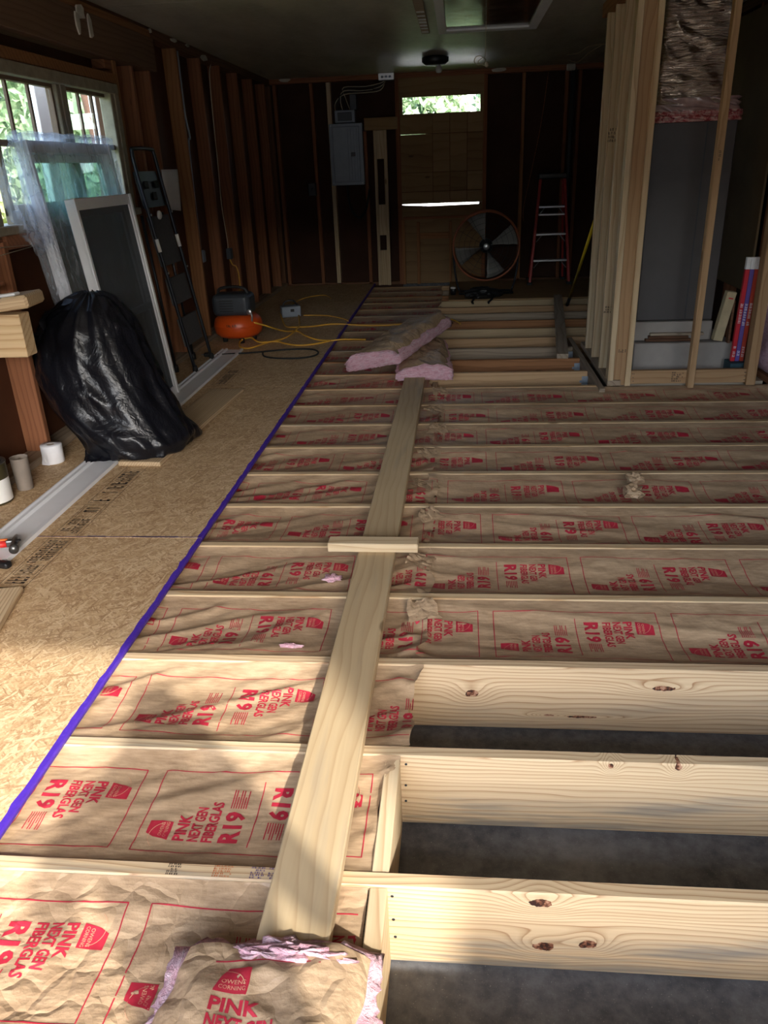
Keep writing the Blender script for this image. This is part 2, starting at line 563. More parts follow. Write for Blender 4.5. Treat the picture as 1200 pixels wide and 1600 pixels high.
M['yellow_paint'] = plain('yellow_paint', lin(222, 190, 40), 0.45, var=0.08)
M['panel_grey'] = plain('grey_panel_enamel', lin(128, 138, 150), 0.42, metal=0.1, var=0.06)
M['panel_dark'] = plain('dark_panel_grey', lin(54, 60, 68), 0.5, var=0.1)  # even dark grey for covers, seams and pipes
M['furnace'] = plain('charcoal_sheet_metal', lin(78, 74, 73), 0.5, metal=0.2, var=0.06)
M['galv'] = plain('galvanised_steel', lin(150, 160, 172), 0.4, metal=0.8, var=0.2, nscale=40)
M['fan_rim'] = plain('dull_orange_rim', lin(150, 80, 44), 0.5)
M['fan_blade'] = plain('dusty_grey_blade', lin(128, 126, 122), 0.5, var=0.15)
M['header'] = wood('stained_header', lin(130, 102, 80), lin(92, 66, 50), 30, rough=0.8, tone=0.5)
M['alum'] = plain('aluminium', lin(190, 190, 192), 0.35, metal=0.85, var=0.08)
M['red_fib'] = plain('red_fibreglass', lin(168, 40, 34), 0.5, var=0.1)
M['white_base'] = plain('dusty_white_block', lin(160, 152, 144), 0.8, var=0.12, nscale=6)
M['teal'] = plain('dark_teal_card', lin(36, 66, 76), 0.7)
M['red_card'] = plain('red_printed_card', lin(196, 34, 50), 0.4)
M['purple_card'] = plain('violet_printed_card', lin(98, 78, 150), 0.4)
M['rust_card'] = plain('rust_red_printed_card', lin(190, 70, 50), 0.4)
M['beige_card'] = plain('beige_card', lin(182, 166, 132), 0.8, nscale=14)
M['paper'] = plain('white_paper', lin(228, 228, 226), 0.85, var=0.03)
M['tissue'] = plain('soft_white_tissue', lin(236, 238, 244), 0.95, var=0.02, nscale=40, bstr=0.2)
M['core_card'] = plain('grey_cardboard_core', lin(132, 122, 112), 0.9)
M['can_dark'] = plain('dark_olive_label', lin(62, 56, 34), 0.4)
M['brush_metal'] = plain('worn_steel', lin(116, 116, 114), 0.35, metal=0.85, var=0.25, nscale=30)
M['red_grip'] = plain('red_rubber_grip', lin(196, 40, 36), 0.5)
M['orange_grip'] = plain('orange_rubber_grip', lin(228, 120, 60), 0.55)
M['bulb'] = plain('frosted_bulb_glass', lin(200, 200, 198), 0.2)
M['cream_cord'] = plain('cream_cord', lin(206, 196, 170), 0.7)
M['tape'] = plain('brown_packing_tape', lin(150, 112, 74), 0.3)
M['skin'] = plain('skin', lin(200, 150, 125), 0.6)
M['shirt'] = plain('grey_cotton', lin(110, 112, 118), 0.9)
M['drive'] = plain('pale_driveway_concrete', lin(176, 170, 158), 0.9, nscale=2.0)
M['lawn'] = plain('lawn_green', lin(96, 116, 58), 0.95, var=0.3, nscale=6.0)
M['siding'] = plain('white_clapboard_paint', lin(224, 224, 220), 0.7)
M['roofing'] = plain('grey_roof_shingle', lin(120, 124, 130), 0.9, var=0.25, nscale=20)
M['bark'] = plain('brown_bark', lin(96, 74, 58), 0.9, var=0.3, nscale=12)
M['brick'] = plain('red_brown_trunk', lin(92, 66, 54), 0.9, var=0.3, nscale=8)
M['ochre_board'] = plain('ochre_board', lin(196, 150, 84), 0.7)

def hatch_mat():
    s = N('glossy_varnished_hatch')
    v = s.coords(rnd=False)
    a = s.noise(v, 7.0, 4)
    col = s.ramp(a, [(0.3, lin(56, 40, 32)), (0.7, lin(84, 62, 50))])
    return s.done(s.bsdf(col, s.ramp(a, [(0.35, (0.10,) * 3), (0.65, (0.24,) * 3)]), spec=0.9, bump=a, bstr=0.06, bdist=0.01))
M['hatch'] = hatch_mat()

def bagmat():
    s = N('black_trash_bag_film')
    v = s.coords()
    a = s.noise(v, 9.0, 4, 0.6, 1.2)
    b = s.noise(v, 34.0, 3, 0.6, 0.8)
    h = s.math('ADD', a, s.math('MULTIPLY', b, 0.25))
    return s.done(s.bsdf(lin(18, 19, 25), 0.30, spec=0.42, bump=h, bstr=0.3, bdist=0.025))
M['bag'] = bagmat()

def film():
    s = N('clear_plastic_film')
    v = s.coords()
    mp = s.t.nodes.new('ShaderNodeMapping'); mp.inputs['Scale'].default_value = (6, 6, 2); s.l(v, mp.inputs[0])
    a = s.noise(mp.outputs[0], 2.2, 5, 0.6, 1.5)
    b = s.noise(v, 30.0, 3, 0.6, 1.0)
    tr = s.t.nodes.new('ShaderNodeBsdfTransparent'); tr.inputs[0].default_value = (0.96, 0.97, 1.0, 1)
    pb = s.bsdf(lin(222, 228, 238), 0.22, spec=0.8, bump=s.math('ADD', a, s.math('MULTIPLY', b, 0.3)), bstr=0.8, bdist=0.02)
    tl = s.t.nodes.new('ShaderNodeBsdfTranslucent'); tl.inputs[0].default_value = (0.8, 0.84, 0.9, 1)
    m0 = s.t.nodes.new('ShaderNodeMixShader'); m0.inputs[0].default_value = 0.4; s.l(pb, m0.inputs[1]); s.l(tl.outputs[0], m0.inputs[2])
    m1 = s.t.nodes.new('ShaderNodeMixShader')
    s.l(s.ramp(a, [(0.35, (0.16,) * 3), (0.55, (0.30,) * 3), (0.7, (0.55,) * 3)]), m1.inputs[0])
    s.l(tr.outputs[0], m1.inputs[1]); s.l(m0.outputs[0], m1.inputs[2])
    return s.done(m1.outputs[0])
M['film'] = film()

def foil():
    s = N('shiny_duct_wrap')
    v = s.coords()
    mp = s.t.nodes.new('ShaderNodeMapping'); mp.inputs['Scale'].default_value = (5, 5, 34); mp.inputs['Rotation'].default_value = (0, 0.35, 0); s.l(v, mp.inputs[0])
    a = s.noise(mp.outputs[0], 1.5, 5, 0.6, 1.6)
    col = s.ramp(s.noise(v, 4.0, 3), [(0.3, lin(150, 130, 112)), (0.7, lin(186, 168, 150))])
    return s.done(s.bsdf(col, 0.13, metal=0.9, spec=0.9, bump=a, bstr=0.55, bdist=0.02))
M['foil'] = foil()

def glass(name, tint=(0.96, 0.98, 0.97), refl=0.10):
    s = N(name)
    tr = s.t.nodes.new('ShaderNodeBsdfTransparent'); tr.inputs[0].default_value = (*tint, 1)
    gl = s.t.nodes.new('ShaderNodeBsdfGlossy'); gl.inputs['Roughness'].default_value = 0.02
    lw = s.t.nodes.new('ShaderNodeLayerWeight'); lw.inputs[0].default_value = 0.5
    fr = s.math('ADD', s.math('MULTIPLY', s.math('POWER', lw.outputs['Facing'], 5.0), 0.7), 0.04)
    mx = s.t.nodes.new('ShaderNodeMixShader')
    s.l(fr, mx.inputs[0]); s.l(tr.outputs[0], mx.inputs[1]); s.l(gl.outputs[0], mx.inputs[2])
    return s.done(mx.outputs[0])
M['glass'] = glass('window_glass')
M['glass2'] = glass('low_e_glass', (0.62, 0.78, 0.72))

def mesh_screen():
    s = N('insect_screen')
    tr = s.t.nodes.new('ShaderNodeBsdfTransparent'); tr.inputs[0].default_value = (0.75, 0.78, 0.8, 1)
    pb = s.bsdf(lin(104, 110, 118), 0.6)
    mx = s.t.nodes.new('ShaderNodeMixShader'); mx.inputs[0].default_value = 0.5
    s.l(tr.outputs[0], mx.inputs[1]); s.l(pb, mx.inputs[2])
    return s.done(mx.outputs[0])
M['screen'] = mesh_screen()

def leafmat(name, a, b):
    s = N(name)
    oi = s.t.nodes.new('ShaderNodeTexCoord')
    nz = s.noise(oi.outputs['Object'], 1.7, 4)
    fn = s.noise(oi.outputs['Object'], 9.0, 2)
    col = s.mix(0.5, s.ramp(nz, [(0.3, a), (0.7, b)]), s.ramp(fn, [(0.3, a), (0.7, b)]))
    df = s.bsdf(col, 0.55, spec=0.3)
    tl = s.t.nodes.new('ShaderNodeBsdfTranslucent'); s.l(col, tl.inputs[0])
    mx = s.t.nodes.new('ShaderNodeMixShader'); mx.inputs[0].default_value = 0.4
    s.l(df, mx.inputs[1]); s.l(tl.outputs[0], mx.inputs[2])
    return s.done(mx.outputs[0])
M['leaf'] = leafmat('green_leaves', lin(122, 152, 116), lin(204, 220, 186))
M['leaf2'] = leafmat('yellow_green_leaves', lin(148, 168, 110), lin(226, 226, 170))

ORD = ['first', 'second', 'third', 'fourth', 'fifth', 'sixth', 'seventh', 'eighth', 'ninth', 'tenth', 'eleventh', 'twelfth', 'thirteenth',
       'fourteenth', 'fifteenth', 'sixteenth', 'seventeenth', 'eighteenth', 'nineteenth', 'twentieth', 'twenty-first', 'twenty-second', 'twenty-third', 'twenty-fourth', 'twenty-fifth']
# ------------------------------------------------------------------ structure
def multi(name, boxes, mat, parent=None):
    V, F = [], []
    for (x0, x1, y0, y1, z0, z1) in boxes:
        b = len(V)
        V += [(x0, y0, z0), (x1, y0, z0), (x1, y1, z0), (x0, y1, z0), (x0, y0, z1), (x1, y0, z1), (x1, y1, z1), (x0, y1, z1)]
        F += [(b, b + 3, b + 2, b + 1), (b + 4, b + 5, b + 6, b + 7), (b, b + 1, b + 5, b + 4), (b + 1, b + 2, b + 6, b + 5), (b + 2, b + 3, b + 7, b + 6), (b + 3, b, b + 4, b + 7)]
    return add(name, pydata(name, V, F), mat, parent)

SLAB = -0.236
CEIL = 2.40
XL, XR, YB, YF = -2.36, 2.14, 10.50, -0.80      # inner faces of the sheathing
SF = -2.25                                      # stud faces, left wall

fl = box('floor', XL - 0.3, XR + 0.3, YF - 0.1, YB + 0.2, SLAB - 0.2, SLAB, M['slab'])
tag(fl, 'grey stained concrete slab seen between the joists', 'floor', kind='structure')
gr = box('ground', -60, 60, -50, 70, SLAB - 0.5, SLAB - 0.21, M['lawn'])
tag(gr, 'lawn around the building', 'ground', kind='structure')
dr = box('driveway', -4.2, 4.2, -22, YF - 0.1, SLAB - 0.21, SLAB - 0.01, M['drive'])
tag(dr, 'pale concrete driveway outside the doorway', 'driveway', kind='structure')

# ceiling, two boards with a seam
ce = box('ceiling', XL, XR, 5.63, YB, CEIL, CEIL + 0.03, M['ceil'])
tag(ce, 'low painted ceiling, darkening towards the back', 'ceiling', kind='structure')
box('panel', XL, XR, YF - 0.1, 5.624, CEIL, CEIL + 0.03, M['ceil'], ce)
rf = box('roof', XL - 0.35, XR + 0.35, YF - 0.2, YB + 0.35, CEIL + 0.13, CEIL + 0.30, M['roofing'])
tag(rf, 'roof over the room', 'roof', kind='structure')

# left wall
wl = multi('wall_left', [(XL - 0.05, XL, YF, 3.90, SLAB, CEIL), (XL - 0.05, XL, 5.66, YB, SLAB, CEIL),
                         (XL - 0.05, XL, 3.90, 5.66, SLAB, 1.20), (XL - 0.05, XL, 3.90, 5.66, 1.96, CEIL)], M['hard'])
tag(wl, 'brown boarded side wall with bare studs and a window', 'wall', kind='structure')
def stud_y(wall, y, z0, z1, mat, x0=XL, x1=SF, t=0.038):
    return lumber('stud', ((x0 + x1) / 2, y + t / 2, z0), ((x0 + x1) / 2, y + t / 2, z1), abs(x1 - x0), t, (1, 0, 0), mat, wall, 0.002)
for i, y in enumerate((6.98, 7.61, 8.22, 8.86, 9.49, 10.10)):
    stud_y(wl, y, 0.055, 2.33, M['old_tan'] if i == 0 else M['stud_old'])
stud_y(wl, 10.40, 0.055, 2.33, M['stud_dark'])
stud_y(wl, 5.66, 0.055, 2.11, M['old_tan'], t=0.05)
stud_y(wl, 5.97, 0.055, 2.11, M['stud_old'])
stud_y(wl, 6.30, 0.055, 2.11, M['stud_old'])
stud_y(wl, 3.85, 0.055, 1.14, M['stud_old'], x1=-2.23)
stud_y(wl, 4.70, 0.055, 1.14, M['stud_dark'])
stud_y(wl, 3.30, 0.055, 2.11, M['stud_old'])
for y in (2.7, 2.1, 1.5, 0.9, 0.3, -0.3):
    stud_y(wl, y, 0.055, 2.33, M['stud_old'])
lumber('bottom_plate', ((XL + SF) / 2 + .008, YF, 0.028), ((XL + SF) / 2 + .008, YB - .1, 0.028), 0.055, 0.125, (0, 0, 1), M['grey_wood'], wl)
lumber('top_plate', ((XL + SF) / 2, YF, 2.365), ((XL + SF) / 2, YB - .1, 2.365), 0.07, 0.11, (0, 0, 1), M['stud_dark'], wl)
lumber('header', ((XL + SF) / 2 + .01, 3.2, 2.22), ((XL + SF) / 2 + .01, 6.44, 2.22), 0.215, 0.13, (0, 0, 1), M['header'], wl)
lumber('ledger_strip', (SF - 0.03, 3.2, 2.35), (SF - 0.03, 6.40, 2.35), 0.05, 0.09, (0, 0, 1), M['old_tan'], wl)
lumber('rail', ((XL + SF) / 2, 3.35, 1.135), ((XL + SF) / 2, 5.60, 1.135), 0.038, 0.10, (0, 0, 1), M['stud_old'], wl)
lumber('blocking', ((XL + SF) / 2, 5.55, 2.08), ((XL + SF) / 2, 5.66, 2.08), 0.055, 0.09, (0, 0, 1), M['stud_old'], wl)
# plaster scraps stuck along the top of the wall
def scrap(parent, y, z, w, h, seed, x=SF + 0.028, mat=None):
    rnd = random.Random(seed)
    n = 11
    V = []
    for k in range(n):
        a = 2 * math.pi * k / n
        r = rnd.uniform(0.65, 1.0)
        V.append((0, math.cos(a) * w / 2 * r, math.sin(a) * h / 2 * r))
    V += [(-0.012, p[1], p[2]) for p in V]
    F = [tuple(range(n)), tuple(range(2 * n - 1, n - 1, -1))] + [(k, k + n, (k + 1) % n + n, (k + 1) % n) for k in range(n)]
    return add('plaster_scrap', pydata('scrap', V, F), mat or M['plaster'], parent, T(x, y, z))
scrap(wl, 5.22, 2.31, 0.13, 0.10, 1); scrap(wl, 5.16, 2.25, 0.06, 0.15, 2); scrap(wl, 5.33, 2.25, 0.07, 0.16, 3)
scrap(wl, 7.75, 2.345, 0.22, 0.06, 4, SF + 0.014); scrap(wl, 6.43, 2.375, 0.06, 0.03, 5, SF + 0.014); scrap(wl, 6.95, 2.38, 0.16, 0.03, 6, SF + 0.014); scrap(wl, 7.3, 2.385, 0.1, 0.025, 9, SF + 0.014)

# window in the left wall: two sashes side by side
w1 = thing('window_1', (SF, 4.85, 1.2), 'old paired wooden window with narrow upper lights and peeling cream casing', 'window', kind='structure')
GX = -2.30
box('head_casing', -2.33, -2.235, 3.74, 5.64, 1.905, 1.968, M['painted_trim'], w1, 0.004)
box('head_strip', -2.33, -2.245, 3.74, 5.66, 1.972, 2.03, M['old_tan'], w1, 0.003)
box('side_casing', -2.32, -2.24, 5.51, 5.65, 1.21, 1.91, M['painted_trim'], w1, 0.005)
box('side_bead', -2.24, -2.23, 5.56, 5.60, 1.21, 1.91, M['painted_trim'], w1, 0.002)
box('side_casing', -2.32, -2.24, 3.74, 3.92, 1.21, 1.91, M['painted_trim'], w1, 0.005)
box('mullion', -2.33, -2.262, 4.80, 4.93, 1.21, 1.91, M['painted_trim'], w1, 0.006)
box('mullion_bead', -2.262, -2.252, 4.84, 4.89, 1.21, 1.91, M['painted_trim'], w1, 0.003)
box('sill', -2.38, -2.215, 3.72, 5.68, 1.168, 1.212, M['painted_trim'], w1, 0.006)
box('apron', -2.27, -2.235, 3.90, 5.62, 1.10, 1.168, M['stud_old'], w1, 0.003)
for (a, b) in ((4.05, 4.80), (4.93, 5.55)):
    sx0, sx1 = GX - 0.018, GX + 0.018
    up = box('upper_sash', sx0, sx1, a, b, 1.885, 1.915, M['brown_trim'], w1, 0.002)
    box('stile', sx0, sx1, a, a + 0.035, 1.60, 1.885, M['brown_trim'], up, 0.002)
    box('stile', sx0, sx1, b - 0.02, b, 1.60, 1.885, M['brown_trim'], up, 0.002)
    for q in (1, 2):
        yc = a + 0.035 + (b - a - 0.055) * q / 3
        box('muntin', sx0 + .006, sx1 - .012, yc - 0.010, yc + 0.010, 1.60, 1.885, M['brown_trim'], up, 0.002)
    for q in range(3):
        ya = a + 0.035 + (b - a - 0.055) * q / 3; yb = a + 0.035 + (b - a - 0.055) * (q + 1) / 3
        box('pane', GX - 0.002, GX + 0.002, ya, yb, 1.60, 1.885, M['glass'], up)
    lo = box('lower_sash', sx0 + .02, sx1 + .02, a, b, 1.575, 1.605, M['brown_trim'], w1, 0.002)
    box('stile', sx0 + .02, sx1 + .02, a, a + 0.035, 1.25, 1.575, M['painted_trim'], lo, 0.002)
    box('stile', sx0 + .02, sx1 + .02, b - 0.02, b, 1.25, 1.575, M['painted_trim'], lo, 0.002)
    box('bottom_rail', sx0 + .02, sx1 + .02, a, b, 1.212, 1.30, M['painted_trim'], lo, 0.002)
    box('pane', GX + 0.018, GX + 0.022, a + 0.035, b - 0.02, 1.30, 1.575, M['glass'], lo)

# back wall
BS = 10.40
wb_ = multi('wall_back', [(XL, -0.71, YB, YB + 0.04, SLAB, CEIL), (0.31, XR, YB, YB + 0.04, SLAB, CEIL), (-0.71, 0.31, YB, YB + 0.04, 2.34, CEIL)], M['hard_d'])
tag(wb_, 'dark boarded end wall with reddish studs', 'wall', kind='structure')
def stud_x(x, z0, z1, mat, w=0.038, y0=BS, y1=YB):
    return lumber('stud', (x, (y0 + y1) / 2, z0), (x, (y0 + y1) / 2, z1), w, y1 - y0, (1, 0, 0), mat, wb_, 0.002)
stud_x(-2.20, 0, 2.34, M['stud_old']); stud_x(-1.755, 0, 2.34, M['stud_old']); stud_x(-1.548, 0, 2.34, M['pine_pale'], 0.05)
stud_x(-1.13, 0, 1.80, M['stud_old']); stud_x(-0.728, 0, 2.345, M['stud_old'], 0.052); stud_x(0.315, 0, 2.34, M['stud_old'], 0.045)
stud_x(0.757, 0, 2.34, M['old_tan']); stud_x(1.25, 0, 2.34, M['stud_old']); stud_x(1.40, 0, 2.34, M['stud_old']); stud_x(2.05, 0, 2.34, M['stud_old'])
lumber('top_plate', (XL, (BS + YB) / 2, 2.372), (XR, (BS + YB) / 2, 2.372), 0.055, 0.10, (0, 0, 1), M['stud_old'], wb_)
lumber('bottom_plate', (XL, (BS + YB) / 2, 0.02), (-0.75, (BS + YB) / 2, 0.02), 0.04, 0.10, (0, 0, 1), M['stud_dark'], wb_)
lumber('bottom_plate', (0.34, (BS + YB) / 2, 0.02), (XR, (BS + YB) / 2, 0.02), 0.04, 0.10, (0, 0, 1), M['stud_dark'], wb_)
lumber('cross_board', (-1.13, BS - 0.02, 1.875), (-0.73, BS - 0.02, 1.875), 0.135, 0.038, (0, 0, 1), M['ply'], wb_)
# built-up post of two strips with blocks between
lumber('post_strip', (-1.008, BS - 0.02, 0), (-1.008, BS - 0.02, 1.805), 0.034, 0.06, (1, 0, 0), M['pine_pale'], wb_)
lumber('post_strip', (-0.885, BS - 0.02, 0), (-0.885, BS - 0.02, 1.805), 0.04, 0.06, (1, 0, 0), M['pine_pale'], wb_)
for z0, z1 in ((0.0, 0.43), (0.61, 0.97), (1.49, 1.805)):
    lumber('post_block', (-0.948, BS - 0.005, z0), (-0.948, BS - 0.005, z1), 0.086, 0.05, (1, 0, 0), M['pine_pale'], wb_)
def scrapb(x, z, w, h, seed):
    o = scrap(wb_, 0, 0, w, h, seed)
    o.matrix_basis = T(x, BS - 0.005, z) @ Matrix.Rotation(-math.pi / 2, 4, 'Z')
scrapb(-2.06, 2.385, 0.18, 0.045, 11); scrapb(0.46, 2.38, 0.22, 0.05, 12)

# boarded-up doorway in the back wall
d1 = thing('door_1', (-0.2, BS, 0), 'boarded-up doorway of plywood panels with a narrow open transom slot', 'door', kind='structure')
lumber('top_board', (-0.715, BS + .02, 2.243), (0.30, BS + .02, 2.243), 0.205, 0.04, (0, 0, 1), M['ply'], d1)
box('transom_jamb', -0.71, -0.667, BS, BS + .05, 1.965, 2.14, M['ply'], d1)
box('transom_jamb', 0.255, 0.295, BS, BS + .05, 1.965, 2.14, M['ply'], d1)
cols = (-0.71, -0.313, -0.105, 0.104, 0.295)
rows = (0.962, 1.101, 1.319, 1.744, 1.965)
g = 0.0022
for r in range(4):
    for c in range(4):
        x0, x1, z0, z1 = cols[c] + g, cols[c + 1] - g, rows[r] + g, rows[r + 1] - g
        if r == 3 and c in (0,):
            z0 += 0.001
        me = boxmesh(x1 - x0, 0.018, z1 - z0, 0.003).copy()
        o = add('panel', me, M['ply'], d1, T((x0 + x1) / 2, BS + .03, (z0 + z1) / 2) )
box('backing_board', -0.71, 0.295, BS + 0.041, BS + 0.052, 0.962, 1.7425, M['hard'], d1)
box('backing_board', -0.71, 0.295, BS + 0.041, BS + 0.052, 1.7455, 1.965, M['hard'], d1)
box('backing_board', -0.40, 0.295, BS + 0.041, BS + 0.052, 1.7425, 1.7455, M['hard'], d1)
# open slit, wider to the right
V = [(-0.71, BS + .02, 0.80), (0.295, BS + .02, 0.80), (0.295, BS + .02, 0.936), (0.25, BS + .02, 0.938), (-0.35, BS + .02, 0.931), (-0.66, BS + .02, 0.948), (-0.71, BS + .02, 0.955)]
V2 = [(a, b + 0.018, c) for a, b, c in V]
n = len(V)
add('lower_panel', pydata('lower', V + V2, [tuple(range(n)), tuple(range(2 * n - 1, n - 1, -1))] + [(k, k + n, (k + 1) % n + n, (k + 1) % n) for k in range(n)]), M['ply'], d1)
box('lower_panel', 0.252, 0.295, BS + .02, BS + .038, 0.93, 0.962, M['ply'], d1)
box('lower_sheet', -0.71, 0.295, BS + .045, BS + .06, 0.0, 0.80, M['ply'], d1)
lumber('lower_rail', (-0.69, BS, 0.80), (0.29, BS, 0.80), 0.03, 0.05, (0, 0, 1), M['stud_old'], d1)
lumber('lower_stud', (-0.69, BS, 0), (-0.69, BS, 0.785), 0.034, 0.05, (1, 0, 0), M['old_tan'], d1)
lumber('lower_stud', (-0.505, BS + .01, 0), (-0.505, BS + .01, 0.75), 0.038, 0.05, (1, 0, 0), M['old_tan'], d1)
lumber('lower_stud', (-0.10, BS + .01, 0), (-0.10, BS + .01, 0.75), 0.03, 0.05, (1, 0, 0), M['old_tan'], d1)
lumber('lower_cross_rail', (-0.48, BS + .01, 0.585), (-0.12, BS + .01, 0.585), 0.07, 0.04, (0, 0, 1), M['old_tan'], d1)
box('threshold', -0.71, 0.30, BS, YB + 0.04, SLAB, 0.0, M['slab'], d1)

# right wall
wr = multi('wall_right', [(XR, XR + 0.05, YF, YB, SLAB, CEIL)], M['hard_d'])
tag(wr, 'dim boarded side wall behind the utility closet', 'wall', kind='structure')
for y in (0.2, 0.9, 1.6, 2.3, 3.0, 3.7, 4.4, 5.02, 5.75, 6.4, 7.0, 7.6, 8.2, 8.8, 9.4, 10.0):
    stud_y(wr, y, 0.04, 2.33, M['stud_old'], x0=2.05, x1=XR)
lumber('bottom_plate', (2.09, YF, 0.02), (2.09, BS, 0.02), 0.04, 0.10, (0, 0, 1), M['stud_old'], wr)
lumber('top_plate', (2.095, YF, 2.365), (2.095, BS, 2.365), 0.07, 0.09, (0, 0, 1), M['stud_dark'], wr)
sheet = box('panel', 2.035, 2.05, 5.85, 8.6, 0.5, 2.3, M['tan_wall'], wr)

# front wall around the open doorway (behind the camera)
wf = multi('wall_front', [(XL - .05, XR + .05, YF - .05, YF, 1.93, CEIL + .13), (XL - .05, -2.20, YF - .05, YF, SLAB, 1.93), (2.0, XR + .05, YF - .05, YF, SLAB, 1.93)], M['hard'])
tag(wf, 'front wall above the open garage doorway', 'wall', kind='structure')
hw = multi('sun_blocker', [(2.0, 2.3, -2.62, YF - .05, SLAB - .2, 4.6)], M['siding'])  # unseen wall added to keep the sun off the right bays
tag(hw, 'unseen white wall added outside the doorway to block the sun', 'wall', kind='structure')

# house row added across the street to cut off the low sky in front of the doorway
ho = multi('sky_blocker', [(-34, 34, -26, -18, SLAB - .3, 2.5)], M['bark'])
tag(ho, 'unseen brown house row added to cut off the low sky', 'sky blocker', kind='structure')
V = [(-34.5, -26.5, 2.5), (34.5, -26.5, 2.5), (34.5, -17.5, 2.5), (-34.5, -17.5, 2.5), (-34.5, -22, 4.0), (34.5, -22, 4.0)]
add('blocker_gable', pydata('blocker_gable', V, [(0, 3, 2, 1), (0, 1, 5, 4), (2, 3, 4, 5), (1, 2, 5), (3, 0, 4)]), M['roofing'], ho)

# ceiling hatch and fittings
ha = thing('ceiling_hatch', (0.23, 6.7, CEIL), 'glossy brown attic hatch in a white wooden frame', 'hatch')
box('hatch_panel', -0.10, 0.555, 5.7, 7.30, CEIL - 0.006, CEIL - 0.001, M['hatch'], ha)
box('frame_board', -0.165, -0.10, 5.6, 7.42, CEIL - 0.022, CEIL - 0.001, M['white_paint'], ha, 0.003)
box('frame_board', 0.555, 0.625, 5.6, 7.42, CEIL - 0.022, CEIL - 0.001, M['white_paint'], ha, 0.003)
box('frame_board', -0.165, 0.625, 7.30, 7.42, CEIL - 0.021, CEIL - 0.001, M['white_paint'], ha, 0.003)
st = thing('ceiling_batten', (-0.25, 6.5, CEIL), 'narrow batten with flaking white paint beside the ceiling hatch', 'batten')
box('strip', -0.30, -0.235, 5.6, 7.36, CEIL - 0.02, CEIL - 0.001, M['grey_wood'], st, 0.003)
for k in range(7):
    y = 6.3 + k * 0.15 + random.uniform(0, .05)
    box('paint_flake', -0.295, -0.24, y, y + random.uniform(.05, .1), CEIL - 0.0215, CEIL - 0.02, M['white_paint'], st)
lt = thing('ceiling_light', (-0.235, 9.0, CEIL), 'dark round ceiling lamp holder with a bare bulb', 'lamp')
add('lamp_holder', lathemesh([(0.02, -0.085), (0.10, -0.08), (0.135, -0.05), (0.135, -0.012), (0.10, -0.002)], 28), M['black_plastic'], lt, T(-0.235, 9.0, CEIL))
add('bulb', lathemesh([(0.004, -0.155), (0.025, -0.15), (0.034, -0.128), (0.03, -0.105), (0.016, -0.08)], 18), M['bulb'], lt, T(-0.20, 8.97, CEIL))
pc = thing('pull_cord', (0.205, 7.0, CEIL), 'thin white pull cord hanging from the ceiling hatch, knotted at its end', 'cord')
tube('cord', [(0.207, 7.0, CEIL - .006), (0.206, 7.0, 2.25), (0.203, 7.0, 2.13)], 0.0022, M['cream_cord'], pc, 6)
tube('cord_coil', [(0.203, 7.0, 2.14), (0.17, 7.0, 2.165), (0.135, 7.0, 2.16), (0.12, 7.0, 2.13), (0.15, 7.0, 2.105), (0.19, 7.0, 2.115), (0.21, 7.0, 2.14), (0.18, 7.01, 2.15), (0.15, 7.01, 2.12), (0.2, 7.01, 2.10), (0.225, 7.0, 2.09)], 0.0025, M['cream_cord'], pc, 6, n=5)
add('knot', lathemesh([(0.004, -0.02), (0.014, -0.012), (0.016, 0.0), (0.012, 0.014), (0.004, 0.02)], 10), M['cream_cord'], pc, T(0.215, 7.0, 2.105))

# ------------------------------------------------------------------ outdoors
def foliage(name, label, cat, loc, rx, ry, rz, n, size, mat, trunk=True, seed=0, group=None):
    rnd = np.random.RandomState(seed)
    th = thing(name, (loc[0], loc[1], SLAB - .21), label, cat, group)
    P = rnd.normal(size=(n, 3)); P /= np.linalg.norm(P, axis=1)[:, None]
    R = 0.45 + 0.6 * rnd.rand(n) ** 0.6
    lump = 0.82 + 0.36 * vn(P[:, 0] * 2.5 + 9, P[:, 2] * 2.5 + P[:, 1] * 2.5, seed)
    P = P * (R * lump)[:, None] * np.array([rx, ry, rz]) + np.array(loc)
    A = rnd.normal(size=(n, 3)); A /= np.linalg.norm(A, axis=1)[:, None]
    B = np.cross(A, rnd.normal(size=(n, 3))); B /= np.linalg.norm(B, axis=1)[:, None]
    s = size * (0.6 + 0.8 * rnd.rand(n))[:, None]
    V = np.stack([P - A * s, P + B * s * .5, P + A * s, P - B * s * .5], 1).reshape(-1, 3)
    me = bpy.data.meshes.new('foliage')
    me.vertices.add(len(V)); me.vertices.foreach_set('co', V.ravel())
    me.loops.add(n * 4); me.loops.foreach_set('vertex_index', np.arange(n * 4))
    me.polygons.add(n); me.polygons.foreach_set('loop_start', np.arange(n) * 4)
    me.update()
    f = add('foliage', me, mat, th); f['kind'] = 'stuff'
    if trunk:
        tube('trunk', [(loc[0], loc[1], SLAB - .21), (loc[0] + .05, loc[1], loc[2] * .5), (loc[0], loc[1], loc[2])], [0.12, 0.09, 0.05], M['bark'], th)
    return th
foliage('tree', 'leafy green tree outside the paired window', 'tree', (-6.3, 13.4, 2.0), 1.1, 1.6, 2.0, 9000, 0.11, M['leaf'], seed=1)
foliage('tree', 'yellow-green tree beyond the left window lights', 'tree', (-10.6, 18.4, 3.6), 1.9, 1.9, 2.4, 9000, 0.13, M['leaf2'], seed=2)
foliage('shrub', 'low bright shrub below the neighbouring eave', 'shrub', (-7.0, 10.6, 0.9), 0.9, 0.9, 1.25, 6000, 0.09, M['leaf2'], seed=3)
foliage('tree', 'dense green tree right of the white posts outside', 'tree', (-6.3, 18.3, 2.4), 1.2, 1.7, 2.7, 9000, 0.13, M['leaf'], seed=4)
